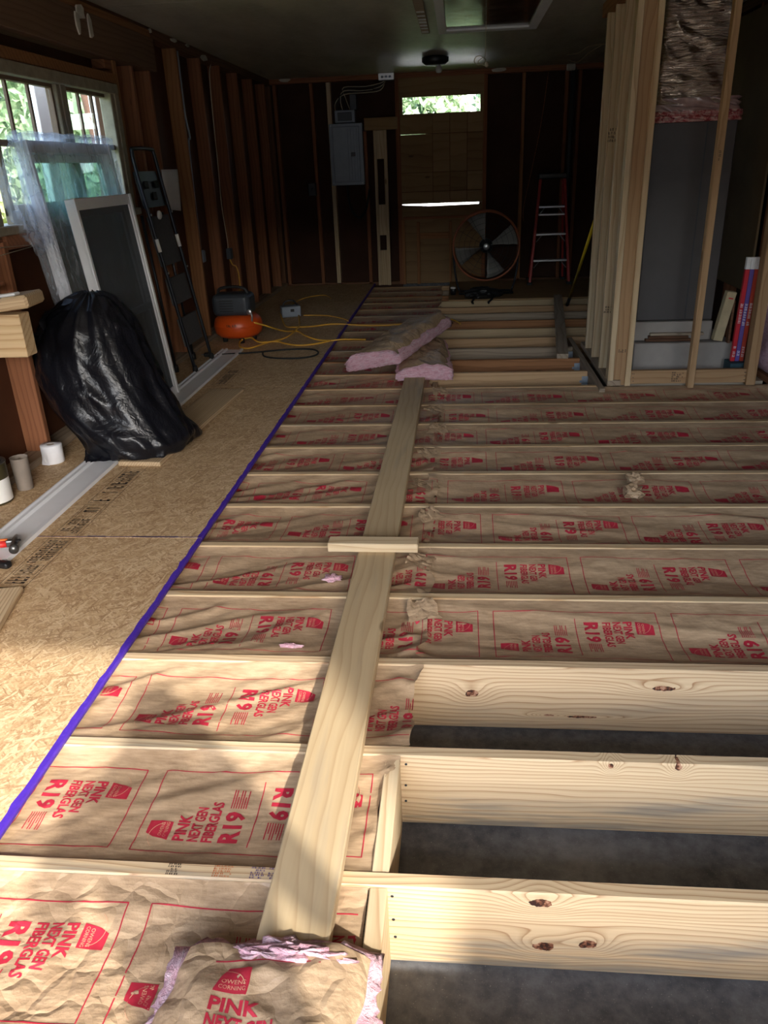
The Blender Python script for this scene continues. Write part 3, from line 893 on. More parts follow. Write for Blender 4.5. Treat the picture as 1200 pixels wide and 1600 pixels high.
foliage('tree', 'green tree framed by the transom slot', 'tree', (-1.0, 17.0, 2.2), 1.15, 1.0, 2.0, 9000, 0.10, M['leaf'], seed=5)
foliage('tree', 'second green tree behind the transom slot, to the right', 'tree', (1.5, 17.2, 2.3), 1.15, 1.0, 2.2, 9000, 0.10, M['leaf'], seed=6)
tr = thing('bare_tree', (-4.6, 10.72, SLAB - .21), 'reddish tree trunk outside the far window light', 'tree')
tube('trunk', [(-4.6, 10.72, SLAB - .21), (-4.58, 10.76, 1.5), (-4.65, 10.68, 3.0), (-4.6, 10.76, 4.4)], [0.15, 0.12, 0.11, 0.1], M['brick'], tr, 10, n=4)
for (y0, y1, lb) in ((6.42, 6.74, 'white painted post just outside the near window light'), (7.50, 7.92, 'wide white post outside the far window light')):
    p = thing('porch_post', (-3.2, (y0 + y1) / 2, SLAB - .21), lb, 'post')
    box('shaft', -3.26, -3.2, y0, y1, SLAB - .21, 3.4, M['white_paint'], p, 0.006)
    box('cap', -3.29, -3.17, y0 - .03, y1 + .03, 3.4, 3.46, M['white_paint'], p, 0.004)
hs = thing('neighbour_house', (-10.2, 13.0, SLAB - .21), 'white neighbouring house with grey roof eave seen through the window', 'house')
box('wall', -12.4, -8.5, 9.5, 15.0, SLAB - .21, 2.5, M['siding'], hs)
box('fascia', -12.6, -8.1, 9.2, 15.45, 2.46, 2.64, M['white_paint'], hs, 0.01)
V = [(-12.7, 9.1, 2.64), (-8.0, 9.1, 2.64), (-8.0, 15.55, 2.64), (-12.7, 15.55, 2.64), (-10.3, 9.1, 3.9), (-10.3, 15.55, 3.9)]
add('roof', pydata('roof', V, [(0, 3, 2, 1), (0, 1, 4), (2, 3, 5), (1, 2, 5, 4), (3, 0, 4, 5)]), M['roofing'], hs)
fe = thing('slit_reflector', (-0.2, 15.2, SLAB - .21), 'low white fence added to brighten the door slit', 'reflector')  # white boards added outside to make the slit bright
for k in range(14):
    box('board', -1.8 + k * 0.24, -1.8 + k * 0.24 + 0.236, 15.2, 15.22, SLAB - .15, 1.0, M['white_paint'], fe, 0.003)
box('rail', -1.85, 1.6, 15.22, 15.26, 0.7, 0.8, M['white_paint'], fe)
# ------------------------------------------------------------------ floor framing
J0, SP, JT, JD = 1.2299, 0.4064, 0.038, 0.235
def JY(k):      # back edge of joist k
    return J0 + SP * k
NJ = 23
for k in range(-1, NJ):
    yc = JY(k) - JT / 2
    x1 = 2.045 if (k < 10 or k >= 14) else 0.935
    mat = M.get('joist%d' % k, M['pine'])
    if k >= 10: mat = (M['old_tan'], M['grey_wood'], M['orange'], M['plank'])[k % 4] if k > 11 else M['orange']
    if k == 0: lb = 'pine floor joist nearest the camera with three dark knots above the bare slab'
    elif k == -1: lb = 'floor joist hidden under the loose insulation piece at the very front'
    elif k == 1: lb = 'second floor joist from the front, pale face with two small knots'
    elif k == 2: lb = 'third floor joist from the front with two large dark knots and red streaks'
    else: lb = '%s pine floor joist from the front, edge showing between paper-faced bays' % ORD[k]
    if k >= 10: lb = '%s pine floor joist from the front, in the dim rear half' % ORD[k]
    th = lumber('floor_joist', (-2.245, yc, -JD / 2), (x1, yc, -JD / 2), JD, JT, (0, 0, 1), mat, None, 0.003)
    if k in (0, 1, 2):      # joist 0..2: same centre so that the knots fall where they belong
        assert abs(th.matrix_basis.translation.x + 0.1) < 0.001
    tag(th, lb, 'joist', 'floor joists')
    if k in (0, 1):
        for z in (-0.028, -0.10, -0.155):
            me = lathemesh([(0.0035, 0), (0.0035, 0.0015)], 8)
            o = add('nail', me, M['black_metal'], th, T(-0.138 + random.uniform(-.003, .003), yc - JT / 2, z) @ Matrix.Rotation(math.pi / 2, 4, 'X'))

# blocking between the joists, right edge at X = -0.150
for k in range(-1, 13):
    y0, y1 = JY(k), JY(k + 1) - JT
    hb_ = JD - (.004 if k < 1 else .06)
    o = lumber('blocking_board', (-0.169, y0, hb_ / 2 - JD), (-0.169, y1, hb_ / 2 - JD), hb_, JT, (0, 0, 1), M['pine_pale'], None, 0.002)
    tag(o, 'short pine blocking board closing the %s joist bay from the front' % ORD[k + 1], 'blocking', 'blocking between joists')

# ledger beside the closet with metal hangers
ld = thing('ledger_board', (0.958, 5.2, -JD / 2), 'ledger board running along the closet foot with metal joist hangers', 'ledger')
lumber('ledger', (0.957, 5.17, -JD / 2 + .004), (0.957, 6.85, -JD / 2 + .004), JD, 0.038, (0, 0, 1), M['grey_wood'], ld)
for k in (10, 11, 12, 13):
    y = JY(k) - JT / 2
    hg = box('joist_hanger', 0.895, 0.938, y - JT / 2 - .004, y - JT / 2 - .001, -0.19, -0.035, M['galv'], ld)
    for zz in (-0.07, -0.11, -0.15):
        box('tooth', 0.88, 0.898, y - JT / 2 - .0045, y - JT / 2 - .001, zz - .012, zz + .006, M['galv'], hg)

# ------------------------------------------------------------------ OSB subfloor strip with purple painted edge
OX0, OX1 = -2.292, -1.073
seams = [0.415, 2.852, 5.288, 7.725, 10.16, 10.385]
names = ['oriented strand board sheet nearest the camera, half in sunlight', 'second oriented strand board sheet with black stamped boxes along it',
         'third oriented strand board sheet under the compressor and hoses', 'fourth oriented strand board sheet in the dark beneath the fuse panel', 'narrow strand board strip against the end wall']
for i in range(5):
    y0, y1 = seams[i] + 0.0015, seams[i + 1] - 0.0015
    sh = box('subfloor_sheet', OX0, OX1, y0, y1, 0.0005, 0.0185, M['osb'], None, 0.0012)
    tag(sh, names[i], 'subfloor', 'strand board floor sheets')
    V, F = [], []
    n = 90 if i < 2 else 30
    prof = lambda y: 0.010 + 0.006 * float(vn(y * 22, i, 3)) + 0.004 * float(vn(y * 90, i, 4))
    for q in range(n + 1):
        y = y0 + (y1 - y0) * q / n
        V += [(OX1 - prof(y), y, 0.0192), (OX1 + 0.0012, y, 0.0192), (OX1 + 0.0012, y, 0.0004), (OX1 + 0.004, y, 0.012)]
    for q in range(n):
        a = q * 4
        F += [(a, a + 1, a + 5, a + 4), (a + 1, a + 3, a + 7, a + 5), (a + 3, a + 2, a + 6, a + 7)]
    add('painted_edge', pydata('edge', V, F), M['purple'], sh)
    if i == 0:
        first_sheet = sh
    if i == 1:
        second_sheet = sh

# stamped, illegible print on the sheets: rows of short bars in ruled boxes
def marks(parent, name, ox, oy, z, ax, ay, rects, mat):
    """rects in a local 2-D frame (u along ax, v along ay)"""
    V, F = [], []
    for (u0, u1, v0, v1) in rects:
        b = len(V)
        for (u, v) in ((u0, v0), (u1, v0), (u1, v1), (u0, v1)):
            V.append((ox + ax[0] * u + ay[0] * v, oy + ax[1] * u + ay[1] * v, z))
        F.append((b, b + 1, b + 2, b + 3))
    o = add(name, pydata(name, V, F), mat, parent); o['kind'] = 'stuff'
    return o
def bars(u0, u1, v0, v1, rnd, w=0.012):
    R = []
    u = u0
    while u < u1:
        ww = rnd.uniform(0.4, 1.0) * w
        kind = rnd.random()
        if kind < 0.55:
            R.append((u, u + ww * .35, v0, v1)); R.append((u + ww * .6, u + ww * .9, v0, v1 if rnd.random() < .6 else (v0 + v1) / 2))
            R.append((u, u + ww * .9, v1 - (v1 - v0) * .2, v1))
        elif kind < 0.85:
            R.append((u, u + ww * .35, v0, v1)); R.append((u, u + ww * .9, v0, v0 + (v1 - v0) * .2)); R.append((u, u + ww * .9, (v0 + v1) / 2, (v0 + v1) / 2 + (v1 - v0) * .15))
        u += ww * 1.35
    return R
rnd = random.Random(5)
def ruled(u0, u1, v0, v1, t=0.0025):
    return [(u0, u1, v0, v0 + t), (u0, u1, v1 - t, v1), (u0, u0 + t, v0, v1), (u1 - t, u1, v0, v1)]
R = ruled(0.0, 0.86, -0.0, 0.115) + bars(0.02, 0.44, 0.018, 0.098, rnd, 0.03)
R += ruled(-0.36, -0.02, 0.0, 0.115) + ruled(-0.16, -0.03, 0.01, 0.105) + bars(-0.14, -0.05, 0.025, 0.09, rnd, 0.03) + bars(-0.33, -0.18, 0.015, 0.055, rnd, 0.018) + bars(-0.33, -0.18, 0.062, 0.10, rnd, 0.018)
marks(second_sheet, 'stamped_print', -1.62, 3.22, 0.0193, (0, 1), (-1, 0), R, M['ink_black'])
R = ruled(0.0, 0.52, 0.0, 0.115) + bars(0.30, 0.50, 0.015, 0.055, rnd, 0.018) + bars(0.30, 0.50, 0.062, 0.10, rnd, 0.018) + ruled(0.20, 0.28, 0.012, 0.103) + bars(0.21, 0.27, 0.03, 0.09, rnd, 0.012) + bars(0.02, 0.18, 0.02, 0.098, rnd, 0.02)
marks(first_sheet, 'stamped_print', -1.62, 2.32, 0.0193, (0, 1), (-1, 0), R, M['ink_black'])
marks(second_sheet, 'chalk_line', -1.075, 2.856, 0.0192, (-1, 0), (0, 1), [(0, 0.75, 0, 0.006), (0.1, 0.3, -.002, 0.010), (.42, .5, -.0, .012)], M['ink_violet'])
# ruled print lines that run on beside the far planks
marks(bpy.data.objects['subfloor_sheet.002'], 'stamped_print', -1.66, 5.35, 0.0193, (0, 1), (-1, 0), ruled(0, 0.5, 0, .11) + bars(.03, .46, .02, .09, rnd, .03), M['ink_black'])

# ------------------------------------------------------------------ printed kraft-faced insulation
_txt = {}
def text2d(s, size, bold=0.022, sx=0.82):
    key = (s, size, bold, sx)
    if key in _txt: return _txt[key]
    cu = bpy.data.curves.new('t', 'FONT')
    cu.body = s; cu.size = size; cu.offset = bold * size; cu.resolution_u = 2
    ob = bpy.data.objects.new('t', cu)
    me = bpy.data.meshes.new_from_object(ob)
    V = np.array([v.co[:2] for v in me.vertices]) if len(me.vertices) else np.zeros((0, 2))
    V[:, 0] *= sx
    F = [tuple(p.vertices) for p in me.polygons]
    bpy.data.objects.remove(ob); bpy.data.curves.remove(cu); bpy.data.meshes.remove(me)
    _txt[key] = (V, F)
    return V, F

class Flat:     # 2-D shapes in the reading frame of the print
    def __init__(s): s.V, s.F = [], []
    def poly(s, P):
        b = len(s.V); s.V += [tuple(p) for p in P]; s.F.append(tuple(range(b, b + len(P))))
    def rect(s, x0, y0, x1, y1):
        s.poly([(x0, y0), (x1, y0), (x1, y1), (x0, y1)])
    def text(s, t, x, y, h, length=None, bold=0.022):
        V, F = text2d(t, h / 0.72, bold)
        W = V[:, 0].max() - V[:, 0].min()
        k = 1.0 if length is None else length / W
        b = len(s.V)
        s.V += [(x + (v[0] - V[:, 0].min()) * k, y + v[1]) for v in V]
        s.F += [tuple(i + b for i in f) for f in F]
    def cut(s, step=0.016):
        bm = bmesh.new()
        vs = [bm.verts.new((v[0], v[1], 0)) for v in s.V]
        for f in s.F:
            try: bm.faces.new([vs[i] for i in f])
            except ValueError: pass
        A = np.array(s.V)
        for ax in (0, 1):
            lo, hi = A[:, ax].min(), A[:, ax].max()
            for q in np.arange(math.ceil(lo / step) * step, hi, step):
                co = [0, 0, 0]; co[ax] = q; no = [0, 0, 0]; no[ax] = 1
                bmesh.ops.bisect_plane(bm, geom=bm.verts[:] + bm.edges[:] + bm.faces[:], dist=1e-7, plane_co=co, plane_no=no)
        bm.verts.index_update()
        V = np.array([v.co[:2] for v in bm.verts]); F = [tuple(v.index for v in f.verts) for f in bm.faces]
        bm.free()
        return V, F

def block(detail=True):
    """one print block in its reading frame: x = reading, y = up (0 at the box edge)"""
    f = Flat(); t = Flat()
    # logo: red square with a notched corner
    f.poly([(0.002, -0.077), (0.056, -0.077), (0.058, -0.050), (0.058, -0.020), (0.020, -0.020), (0.010, -0.040)])
    f.text('PINK', 0.002, -0.116, 0.028, 0.080, 0.034)
    f.text('NEXT GEN', 0.002, -0.150, 0.026, 0.105, 0.034)
    f.text('FIBERGLAS', 0.002, -0.184, 0.026, 0.125, 0.034)
    f.text('R19', 0.002, -0.244, 0.045, 0.098, 0.04)
    for q in range(7):
        f.rect(0.110, -0.206 - q * 0.0062, 0.165 - (0.02 if q % 3 == 2 else 0), -0.206 - q * 0.0062 + 0.0026)
    if detail:
        t.text('OWENS', 0.013, -0.058, 0.0085, 0.040, 0.0)
        t.text('CORNING', 0.010, -0.070, 0.0085, 0.044, 0.0)
        P = [(0.014 + 0.038 * math.cos(a), -0.062 + 0.034 * math.sin(a)) for a in np.linspace(0.1, 2.6, 12)]
        for a, b in zip(P[:-1], P[1:]):
            d = Vector((b[0] - a[0], b[1] - a[1])).normalized(); nx, ny = -d.y * .0012, d.x * .0012
            t.poly([(a[0], a[1]), (b[0], b[1]), (b[0] + nx, b[1] + ny), (a[0] + nx, a[1] + ny)])
    return f, t
def unit(detail):
    """the whole printed box: block B, divider, block A, outline, in (u, v) bay coordinates"""
    f, t = block(detail)
    out = []
    for src in (f, t):
        g = Flat()
        if not src.V:
            out.append(None); continue
        # reading frame -> (u, v):  u = -y, v = x + 0.082 ; second copy point-mirrored
        b = 0
        for mir in (0, 1):
            b = len(g.V)
            for (x, y) in src.V:
                u, v = -y, x + 0.082
                if mir: u, v = 0.55 - u, 0.345 - v
                g.V.append((u, v))
            g.F += [tuple(i + b for i in fc) for fc in src.F]
        if src is f:
            w = 0.0028
            g.rect(0, 0.045, w, 0.31); g.rect(0.55 - w, 0.045, 0.55, 0.31); g.rect(0.274, 0.07, 0.2765, 0.275)
            g.rect(0, 0.31 - w, 0.55, 0.31); g.rect(0, 0.045, 0.55, 0.045 + w)
        out.append(g.cut())
    return out
UNIT = unit(True)
UNIT_LO = unit(False)

def batt(k, x0, x1, off, side, seed, hi, label, end_lo=False, end_hi=False):
    """insulation in bay k: paper facing following a wrinkled height field, printed lettering, pink core"""
    y0, y1 = JY(k) + 0.001, JY(k + 1) - JT - 0.001
    W = y1 - y0
    amp = (0.016 if 1 <= k <= 6 else 0.010) if side == 'L' else 0.010
    dirx = 0.42 if side == 'L' else -0.15
    def H(X, Y):
        v = np.clip((Y - y0) / W, 0, 1)
        s_ = X + dirx * Y; t_ = Y - dirx * X
        edge = np.minimum(1, np.minimum(v, 1 - v) * 7)
        big = ridge(s_ * 1.6 + seed, t_ * 9.0 + seed * .7, seed) ** 1.5
        med = ridge(s_ * 5.0 + seed, t_ * 22.0, seed + 1) ** 2
        sm = vn(X * 22 + seed, Y * 30, seed + 2)
        calm = 0.35 + 0.65 * vn(X * 2.2 + seed * 3, Y * 2 + seed, seed + 3)
        z = -0.005 - 0.022 * np.sin(np.pi * np.clip(v, 0, 1)) ** 0.6
        if side == 'R':
            z = -0.004 - 0.030 * np.sin(np.pi * np.clip(1 - v, 0, 1) ** 1.4) ** 0.7
        z = z + edge * (amp * (big - .6) + amp * .55 * (med - .5) * calm + 0.0035 * (sm - .5))
        z = np.minimum(z, -0.0015)
        for flag, xe in ((end_lo, x0), (end_hi, x1)):
            if flag:
                d = np.clip(1 - np.abs(X - xe) / 0.16, 0, 1)
                cr = ridge(X * 14 + seed, Y * 11 + X * 5, seed + 5) ** 1.3
                z = z + d * d * (0.030 * cr - 0.006) * (0.45 + 0.55 * edge)
        return z
    st_ = 0.012 if hi == 2 else (0.018 if hi == 1 else 0.035)
    nx = int((x1 - x0) / st_) + 2; ny = int(W / st_) + 2
    gx, gy = np.meshgrid(np.linspace(x0, x1, nx), np.linspace(y0, y1, ny), indexing='ij')
    if end_hi:      # torn, uneven free end
        gx = gx + np.clip(1 - (x1 - gx) / 0.1, 0, 1) * (vn(gy * 12 + seed, gy * 0, seed) - .6) * 0.05
    if end_lo:
        gx = gx - np.clip(1 - (gx - x0) / 0.1, 0, 1) * (vn(gy * 12 + seed, gy * 0, seed) - .6) * 0.05
    gz = H(gx, gy)
    V = np.stack([gx, gy, gz], -1).reshape(-1, 3)
    idx = np.arange(nx * ny).reshape(nx, ny)
    F = np.stack([idx[:-1, :-1], idx[1:, :-1], idx[1:, 1:], idx[:-1, 1:]], -1).reshape(-1, 4)
    th = thing('insulation_batt', ((x0 + x1) / 2, (y0 + y1) / 2, SLAB), label, 'insulation', 'paper-faced insulation in the joist bays')
    me = bpy.data.meshes.new('facing')
    me.vertices.add(len(V)); me.vertices.foreach_set('co', V.ravel())
    me.loops.add(F.size); me.loops.foreach_set('vertex_index', F.ravel())
    me.polygons.add(len(F)); me.polygons.foreach_set('loop_start', np.arange(len(F)) * 4)
    me.polygons.foreach_set('use_smooth', np.ones(len(F), bool))
    me.update()
    add('paper_facing', me, M['kraft'] if k == -1 else M['kraft_s'], th)
    box('fiberglass_core', x0 + (.01 if side == 'L' else .03), min(x1 - .03, -.195) if side == 'L' else x1 - .01, y0 + .002, y1 - .002, -0.20, -0.065, M['pink'], th)
    U = UNIT if hi == 2 else UNIT_LO
    for data, mat, nm, dz in ((U[0], M['ink'], 'printed_lettering', 0.0011), (U[1], M['ink_tan'], 'logo_lettering', 0.0017)):
        if data is None: continue
        VV, FF = [], []
        u = off - 0.6 * math.ceil((off - x0) / 0.6 + 1)
        nb = 0
        while u < x1:
            if u + 0.55 > x0:
                A = data[0] + np.array([u, y0])
                keep = (A[:, 0] > x0 + .002) & (A[:, 0] < x1 - .012)
                fk = [f for f in data[1] if all(keep[i] for i in f)]
                if fk:
                    used = np.unique(np.array([i for f in fk for i in f]))
                    mp_ = {int(i): j for j, i in enumerate(used)}
                    A = A[used]
                    VV.append(np.column_stack([A, H(A[:, 0], A[:, 1]) + dz]))
                    FF += [tuple(mp_[i] + nb for i in f) for f in fk]
                    nb += len(A)
            u += 0.60
        if VV:
            o = add(nm, pydata(nm, np.concatenate(VV), FF, True), mat, th); o['kind'] = 'stuff'
    return th
offL = {-1: -0.655, 0: -0.765, 1: -0.955, 2: -0.995, 3: -0.36, 4: -0.75, 5: -1.0, 6: -0.62}
rr = random.Random(3)
for k in range(-1, 22):
    hi = 2 if k < 4 else (1 if k < 11 else 0)
    lb = 'kraft-faced insulation batt left of the long plank, %s bay from the front' % ORD[k + 1]
    if k == -1: lb = 'wrinkled kraft-faced insulation batt in the foremost bay, under the loose cut piece'
    if k == 0: lb = 'flat kraft-faced insulation batt with the photographer\'s shadow, second bay from the front'
    x1 = {-1: -0.192, 0: -0.165, 1: -0.115}.get(k, -0.19 if k > 9 else -0.105)
    batt(k, -1.30, x1, offL.get(k, rr.uniform(-1.1, -0.5)), 'L', 11 + k, hi, lb, end_hi=(k >= 0))
offR = {2: 0.121, 3: -0.125, 4: 0.15, 5: -0.05, 6: 0.2}
for k in range(2, 10):
    hi = 2 if k < 5 else 1
    lb = 'kraft-faced insulation batt right of the long plank, %s bay from the front' % ORD[k + 1]
    batt(k, -0.150 if k > 2 else -0.150, 2.04, offR.get(k, rr.uniform(-.2, .3)), 'R', 51 + k, hi, lb, end_lo=True, end_hi=(k >= 8))

# torn paper flaps that stand up along the joint beside the plank
def flap(name, parent, x, y, z, w, h, seed, tilt):
    n, m = 14, 10
    V, F = [], []
    for i in range(n + 1):
        for j in range(m + 1):
            u, v = i / n - .5, j / m
            wob = float(vn(u * 6 + seed, v * 5, seed)) - .5
            wob2 = float(ridge(u * 9 + seed, v * 3, seed + 1)) - .5
            V.append((u * w * (1 - .25 * v) + .02 * wob, v * h * math.cos(tilt) + .015 * wob, v * h * math.sin(tilt) + 0.014 * wob2 * v + .01 * v * wob))
    for i in range(n):
        for j in range(m):
            a = i * (m + 1) + j
            F.append((a, a + m + 1, a + m + 2, a + 1))
    return add(name, pydata(name, V, F, True), M['kraft'], parent, T(x, y, z) @ Matrix.Rotation(seed * .9, 4, 'Z'))
bat_l = [o for o in bpy.data.objects if o.name.startswith('insulation_batt')]
for o in bat_l:
    yb = o.location.y
    if o.location.x > 0 and yb < 5.2:
        sd = int(yb * 10) % 7
        flap('torn_flap', o, -0.12 + .01 * (sd % 3), yb + 0.06, -0.012, 0.12, 0.10, sd * .3, 0.22)

# lumber stamps on the nearest joist edges
j0 = [o for o in bpy.data.objects if o.get('label', '').startswith('pine floor joist nearest')][0]
rnd = random.Random(9)
for (xa, xb, mt) in ((-0.645, -0.62, 'ink_black'), (-0.54, -0.50, 'ink_orange'), (-0.455, -0.425, 'ink_violet'), (-0.415, -0.375, 'ink_violet')):
    R = []
    for q in range(5):
        R += bars(0, xb - xa, q * 0.0065, q * 0.0065 + 0.0045, rnd, 0.009)
    marks(j0, 'lumber_stamp', xa, J0 - 0.034, 0.0006, (1, 0), (0, 1), R, M[mt])

# ------------------------------------------------------------------ boards lying about
def plank_thing(name, label, cat, pts, w, t, mat, group=None, c=0.003, up=(0, 0, 1)):
    o = lumber(name, pts[0], pts[1], t, w, up, mat, None, c)
    return tag(o, label, cat, group)
plank_thing('long_plank', 'long sawn plank laid over the joists as a walkway', 'plank', ((-0.322, 0.95, 0.020), (-0.307, 5.41, 0.020)), 0.145, 0.038, M['plank'])
plank_thing('short_block', 'short pale offcut lying across the long plank', 'block', ((-0.508, 2.725, 0.0575), (-0.154, 2.722, 0.0575)), 0.068, 0.037, M['pine_pale'])
plank_thing('loose_stud', 'loose grey two-by-four lying on the bare rear joists', 'stud', ((0.803, 6.07, 0.0195), (1.10, 9.0, 0.0195)), 0.089, 0.038, M['grey_wood'])
def deckboard(name, label, P0, P1, w, t, z):
    d = Vector((P1[0] - P0[0], P1[1] - P0[1], 0)); L = d.length
    o = add(name, boxmesh(L, w, t, 0.007, 3).copy(), M['deck'], None, T((P0[0] + P1[0]) / 2, (P0[1] + P1[1]) / 2, z + t / 2) @ Matrix.Rotation(math.atan2(d.y, d.x), 4, 'Z'))
    o.data.polygons.foreach_set('use_smooth', [False] * len(o.data.polygons))
    return tag(o, label, 'board')
deckboard('decking_board', 'rounded-edge decking board lying beside the black trash bag', (-1.668, 3.70), (-1.592, 5.15), 0.235, 0.026, 0.019)
deckboard('decking_board', 'end of a decking board at the left edge, on the nearest floor sheet', (-1.45, 1.20), (-1.702, 2.37), 0.20, 0.026, 0.019)

# white vinyl trim strip with ridges
tv = thing('trim_strip', (-1.9, 2.6, 0.019), 'long white ridged vinyl trim strip lying on the floor sheets', 'trim')
prof = [(-0.095, 0.0), (-0.095, 0.016), (-0.085, 0.018), (-0.078, 0.010), (-0.070, 0.010), (-0.062, 0.020), (-0.048, 0.020), (-0.040, 0.008), (0.062, 0.005), (0.068, 0.014), (0.088, 0.016), (0.092, 0.0)]
V = []
L_ = 3.88
for y in (0, L_):
    V += [(x, y, z) for x, z in prof]
n = len(prof)
F = [(i, i + 1, i + 1 + n, i + n) for i in range(n - 1)] + [(n - 1, 0, n, 2 * n - 1), tuple(range(n))[::-1], tuple(range(n, 2 * n))]
add('profile', pydata('trim', V, F), M['vinyl'], tv, T(-1.885, 2.62, 0.0195) @ Matrix.Rotation(0.009, 4, 'Z'))

# ------------------------------------------------------------------ loose pieces of insulation
def loose_batt(name, label, C, L, W, th_, rz, tilt, roll, seed, text=False):
    """a slab of pink fibre with kraft paper on top; local x across, y along"""
    Mx = T(*C) @ Matrix.Rotation(rz, 4, 'Z') @ Matrix.Rotation(tilt, 4, 'X') @ Matrix.Rotation(roll, 4, 'Y')
    root = bpy.data.objects.new(name, None); COL.objects.link(root); root.empty_display_size = .1; root.matrix_basis = Mx
    tag(root, label, 'insulation')
    nx, ny = 40, 60
    def H(X, Y):
        ex = np.clip((W / 2 - np.abs(X)) / 0.06, 0, 1); ey = np.clip((L / 2 - np.abs(Y)) / 0.06, 0, 1)
        z = th_ * (0.55 + 0.45 * np.sqrt(np.clip(ex, 0, 1)) * (0.75 + .25 * np.sqrt(ey)))
        z = z + 0.022 * (ridge(X * 7 + Y * 3 + seed, Y * 5 - X * 2, seed) - .5) + 0.010 * (ridge(X * 17 + seed, Y * 14 + X * 6, seed + 1) - .5)
        return z
    gx, gy = np.meshgrid(np.linspace(-W / 2, W / 2, nx), np.linspace(-L / 2, L / 2, ny), indexing='ij')
    wx = gx + 0.018 * (vn(gy * 9 + seed, gx * 0, seed) - .5) * 2 * (np.abs(gx) / (W / 2)) ** 3
    wy = gy + 0.025 * (vn(gx * 11 + seed, gy * 0, seed + 7) - .5) * 2 * (np.abs(gy) / (L / 2)) ** 3
    V = np.stack([wx, wy, H(gx, gy)], -1).reshape(-1, 3)
    idx = np.arange(nx * ny).reshape(nx, ny)
    F = np.stack([idx[:-1, :-1], idx[1:, :-1], idx[1:, 1:], idx[:-1, 1:]], -1).reshape(-1, 4)
    f = add('paper_facing', pydata('facing', V, F, True), M['kraft'], root); f.matrix_basis = Matrix()
    # pink core: bulging, ragged block that shows past the paper on every side
    nx, ny, nz = 24, 36, 7
    V, F = [], []
    ring = [(i, 0) for i in range(nx)] + [(nx, j) for j in range(ny)] + [(i, ny) for i in range(nx, 0, -1)] + [(0, j) for j in range(ny, 0, -1)]
    m = len(ring)
    for q in range(nz + 1):
        t = q / nz
        for (i, j) in ring:
            X = (i / nx - .5) * W; Y = (j / ny - .5) * L
            bul = 0.012 + 0.014 * math.sin(math.pi * t)
            r = float(vn(i * .8 + seed + q * .7, j * .8 + q, seed + 3)) - .5 + 0.6 * (float(vn(i * 2.3 + q * 2.1, j * 2.3 + q * 1.7, seed + 4)) - .5)
            sx = (1 if i == nx else -1 if i == 0 else 0); sy = (1 if j == ny else -1 if j == 0 else 0)
            V.append((X + sx * (bul + .022 * r), Y + sy * (bul + .03 * r), t * (float(H(np.array(X), np.array(Y))) - 0.004)))
    for q in range(nz):
        for a in range(m):
            F.append((q * m + a, q * m + (a + 1) % m, (q + 1) * m + (a + 1) % m, (q + 1) * m + a))
    F.append(tuple(range(m))[::-1])
    F.append(tuple(nz * m + a for a in range(m)))
    c = add('fiberglass_core', pydata('core', V, F, True), M['pink'], root); c.matrix_basis = Matrix()
    if text:
        for src, mat, nm, dz in ((text[0], M['ink'], 'printed_lettering', 0.0012), (text[1], M['ink_tan'], 'logo_lettering', 0.002)):
            if src is None: continue
            A, FF = src
            ok = (np.abs(A[:, 0]) < W / 2 - .012) & (np.abs(A[:, 1]) < L / 2 - .012)
            FF = [q for q in FF if all(ok[i] for i in q)]
            o = add(nm, pydata(nm, np.column_stack([A, H(A[:, 0], A[:, 1]) + dz]), FF, True), mat, root); o.matrix_basis = Matrix(); o['kind'] = 'stuff'
    return root
f, t = block(True)
ft = []
for src in (f, t):
    g_ = Flat(); k_ = 1.12
    g_.V = [((x - .002) * k_ - 0.088, y * k_ * 0.76 + 0.124) for x, y in src.V]; g_.F = src.F
    if src is f:
        g_.rect(-0.10, 0.122, 0.10, 0.125)
    ft.append(g_.cut())
loose_batt('loose_insulation', 'torn kraft-faced insulation piece at the bottom of the view with upright red lettering', (-0.350, 0.835, -0.015), 0.32, 0.36, 0.075, 0.02, -0.02, 0.0, 3, ft)
# tufts of pink fibre pulled up at its far end, over the plank end
def tuft(name, C, sx, sy, sz, seed, parent=None, label=None):
    n, m = 26, 14
    V, F = [], []
    for i in range(n):
        a = 2 * math.pi * i / n
        for j in range(m):
            b = math.pi * (j / (m - 1) - .5)
            r = 0.75 + 0.5 * (float(vn(math.cos(a) * 3 + seed, math.sin(a) * 3 + b * 2, seed)) - .5) + 0.28 * (float(ridge(a * 3, b * 3 + seed, seed + 1)) - .5) + 0.14 * (float(vn(a * 9, b * 12 + seed, seed + 2)) - .5)
            V.append((sx * r * math.cos(a) * math.cos(b), sy * r * math.sin(a) * math.cos(b), sz * r * math.sin(b)))
    for i in range(n):
        for j in range(m - 1):
            F.append((i * m + j, ((i + 1) % n) * m + j, ((i + 1) % n) * m + j + 1, i * m + j + 1))
    o = add(name, pydata(name, V, F, True), M['pink'], parent, T(*C))
    if label: tag(o, label, 'insulation tuft')
    return o
lp = [o for o in bpy.data.objects if o.name == 'loose_insulation'][0]
tuft('fiber_tuft', (-0.325, 1.000, 0.040), 0.115, 0.036, 0.030, 2, lp)
tuft('fiber_tuft', (-0.29, 0.978, 0.052), 0.10, 0.030, 0.024, 7, lp)
tuft('fiber_tuft', (-0.37, 0.975, 0.05), 0.07, 0.026, 0.02, 9, lp)
tuft('fiber_scrap', (-0.475, 2.575, -0.012), 0.045, 0.035, 0.012, 5, None, 'wisp of pink fibre on the paper left of the crossing offcut')
tuft('fiber_scrap', (-0.545, 2.12, -0.016), 0.05, 0.012, 0.010, 6, None, 'thin white-pink wisp of fibre beside the plank near the sunlit edge')
loose_batt('loose_insulation', 'upper cut piece of pink insulation propped on the plank end', (-0.42, 6.02, 0.120), 1.10, 0.38, 0.13, -0.33, 0.05, -0.22, 13)
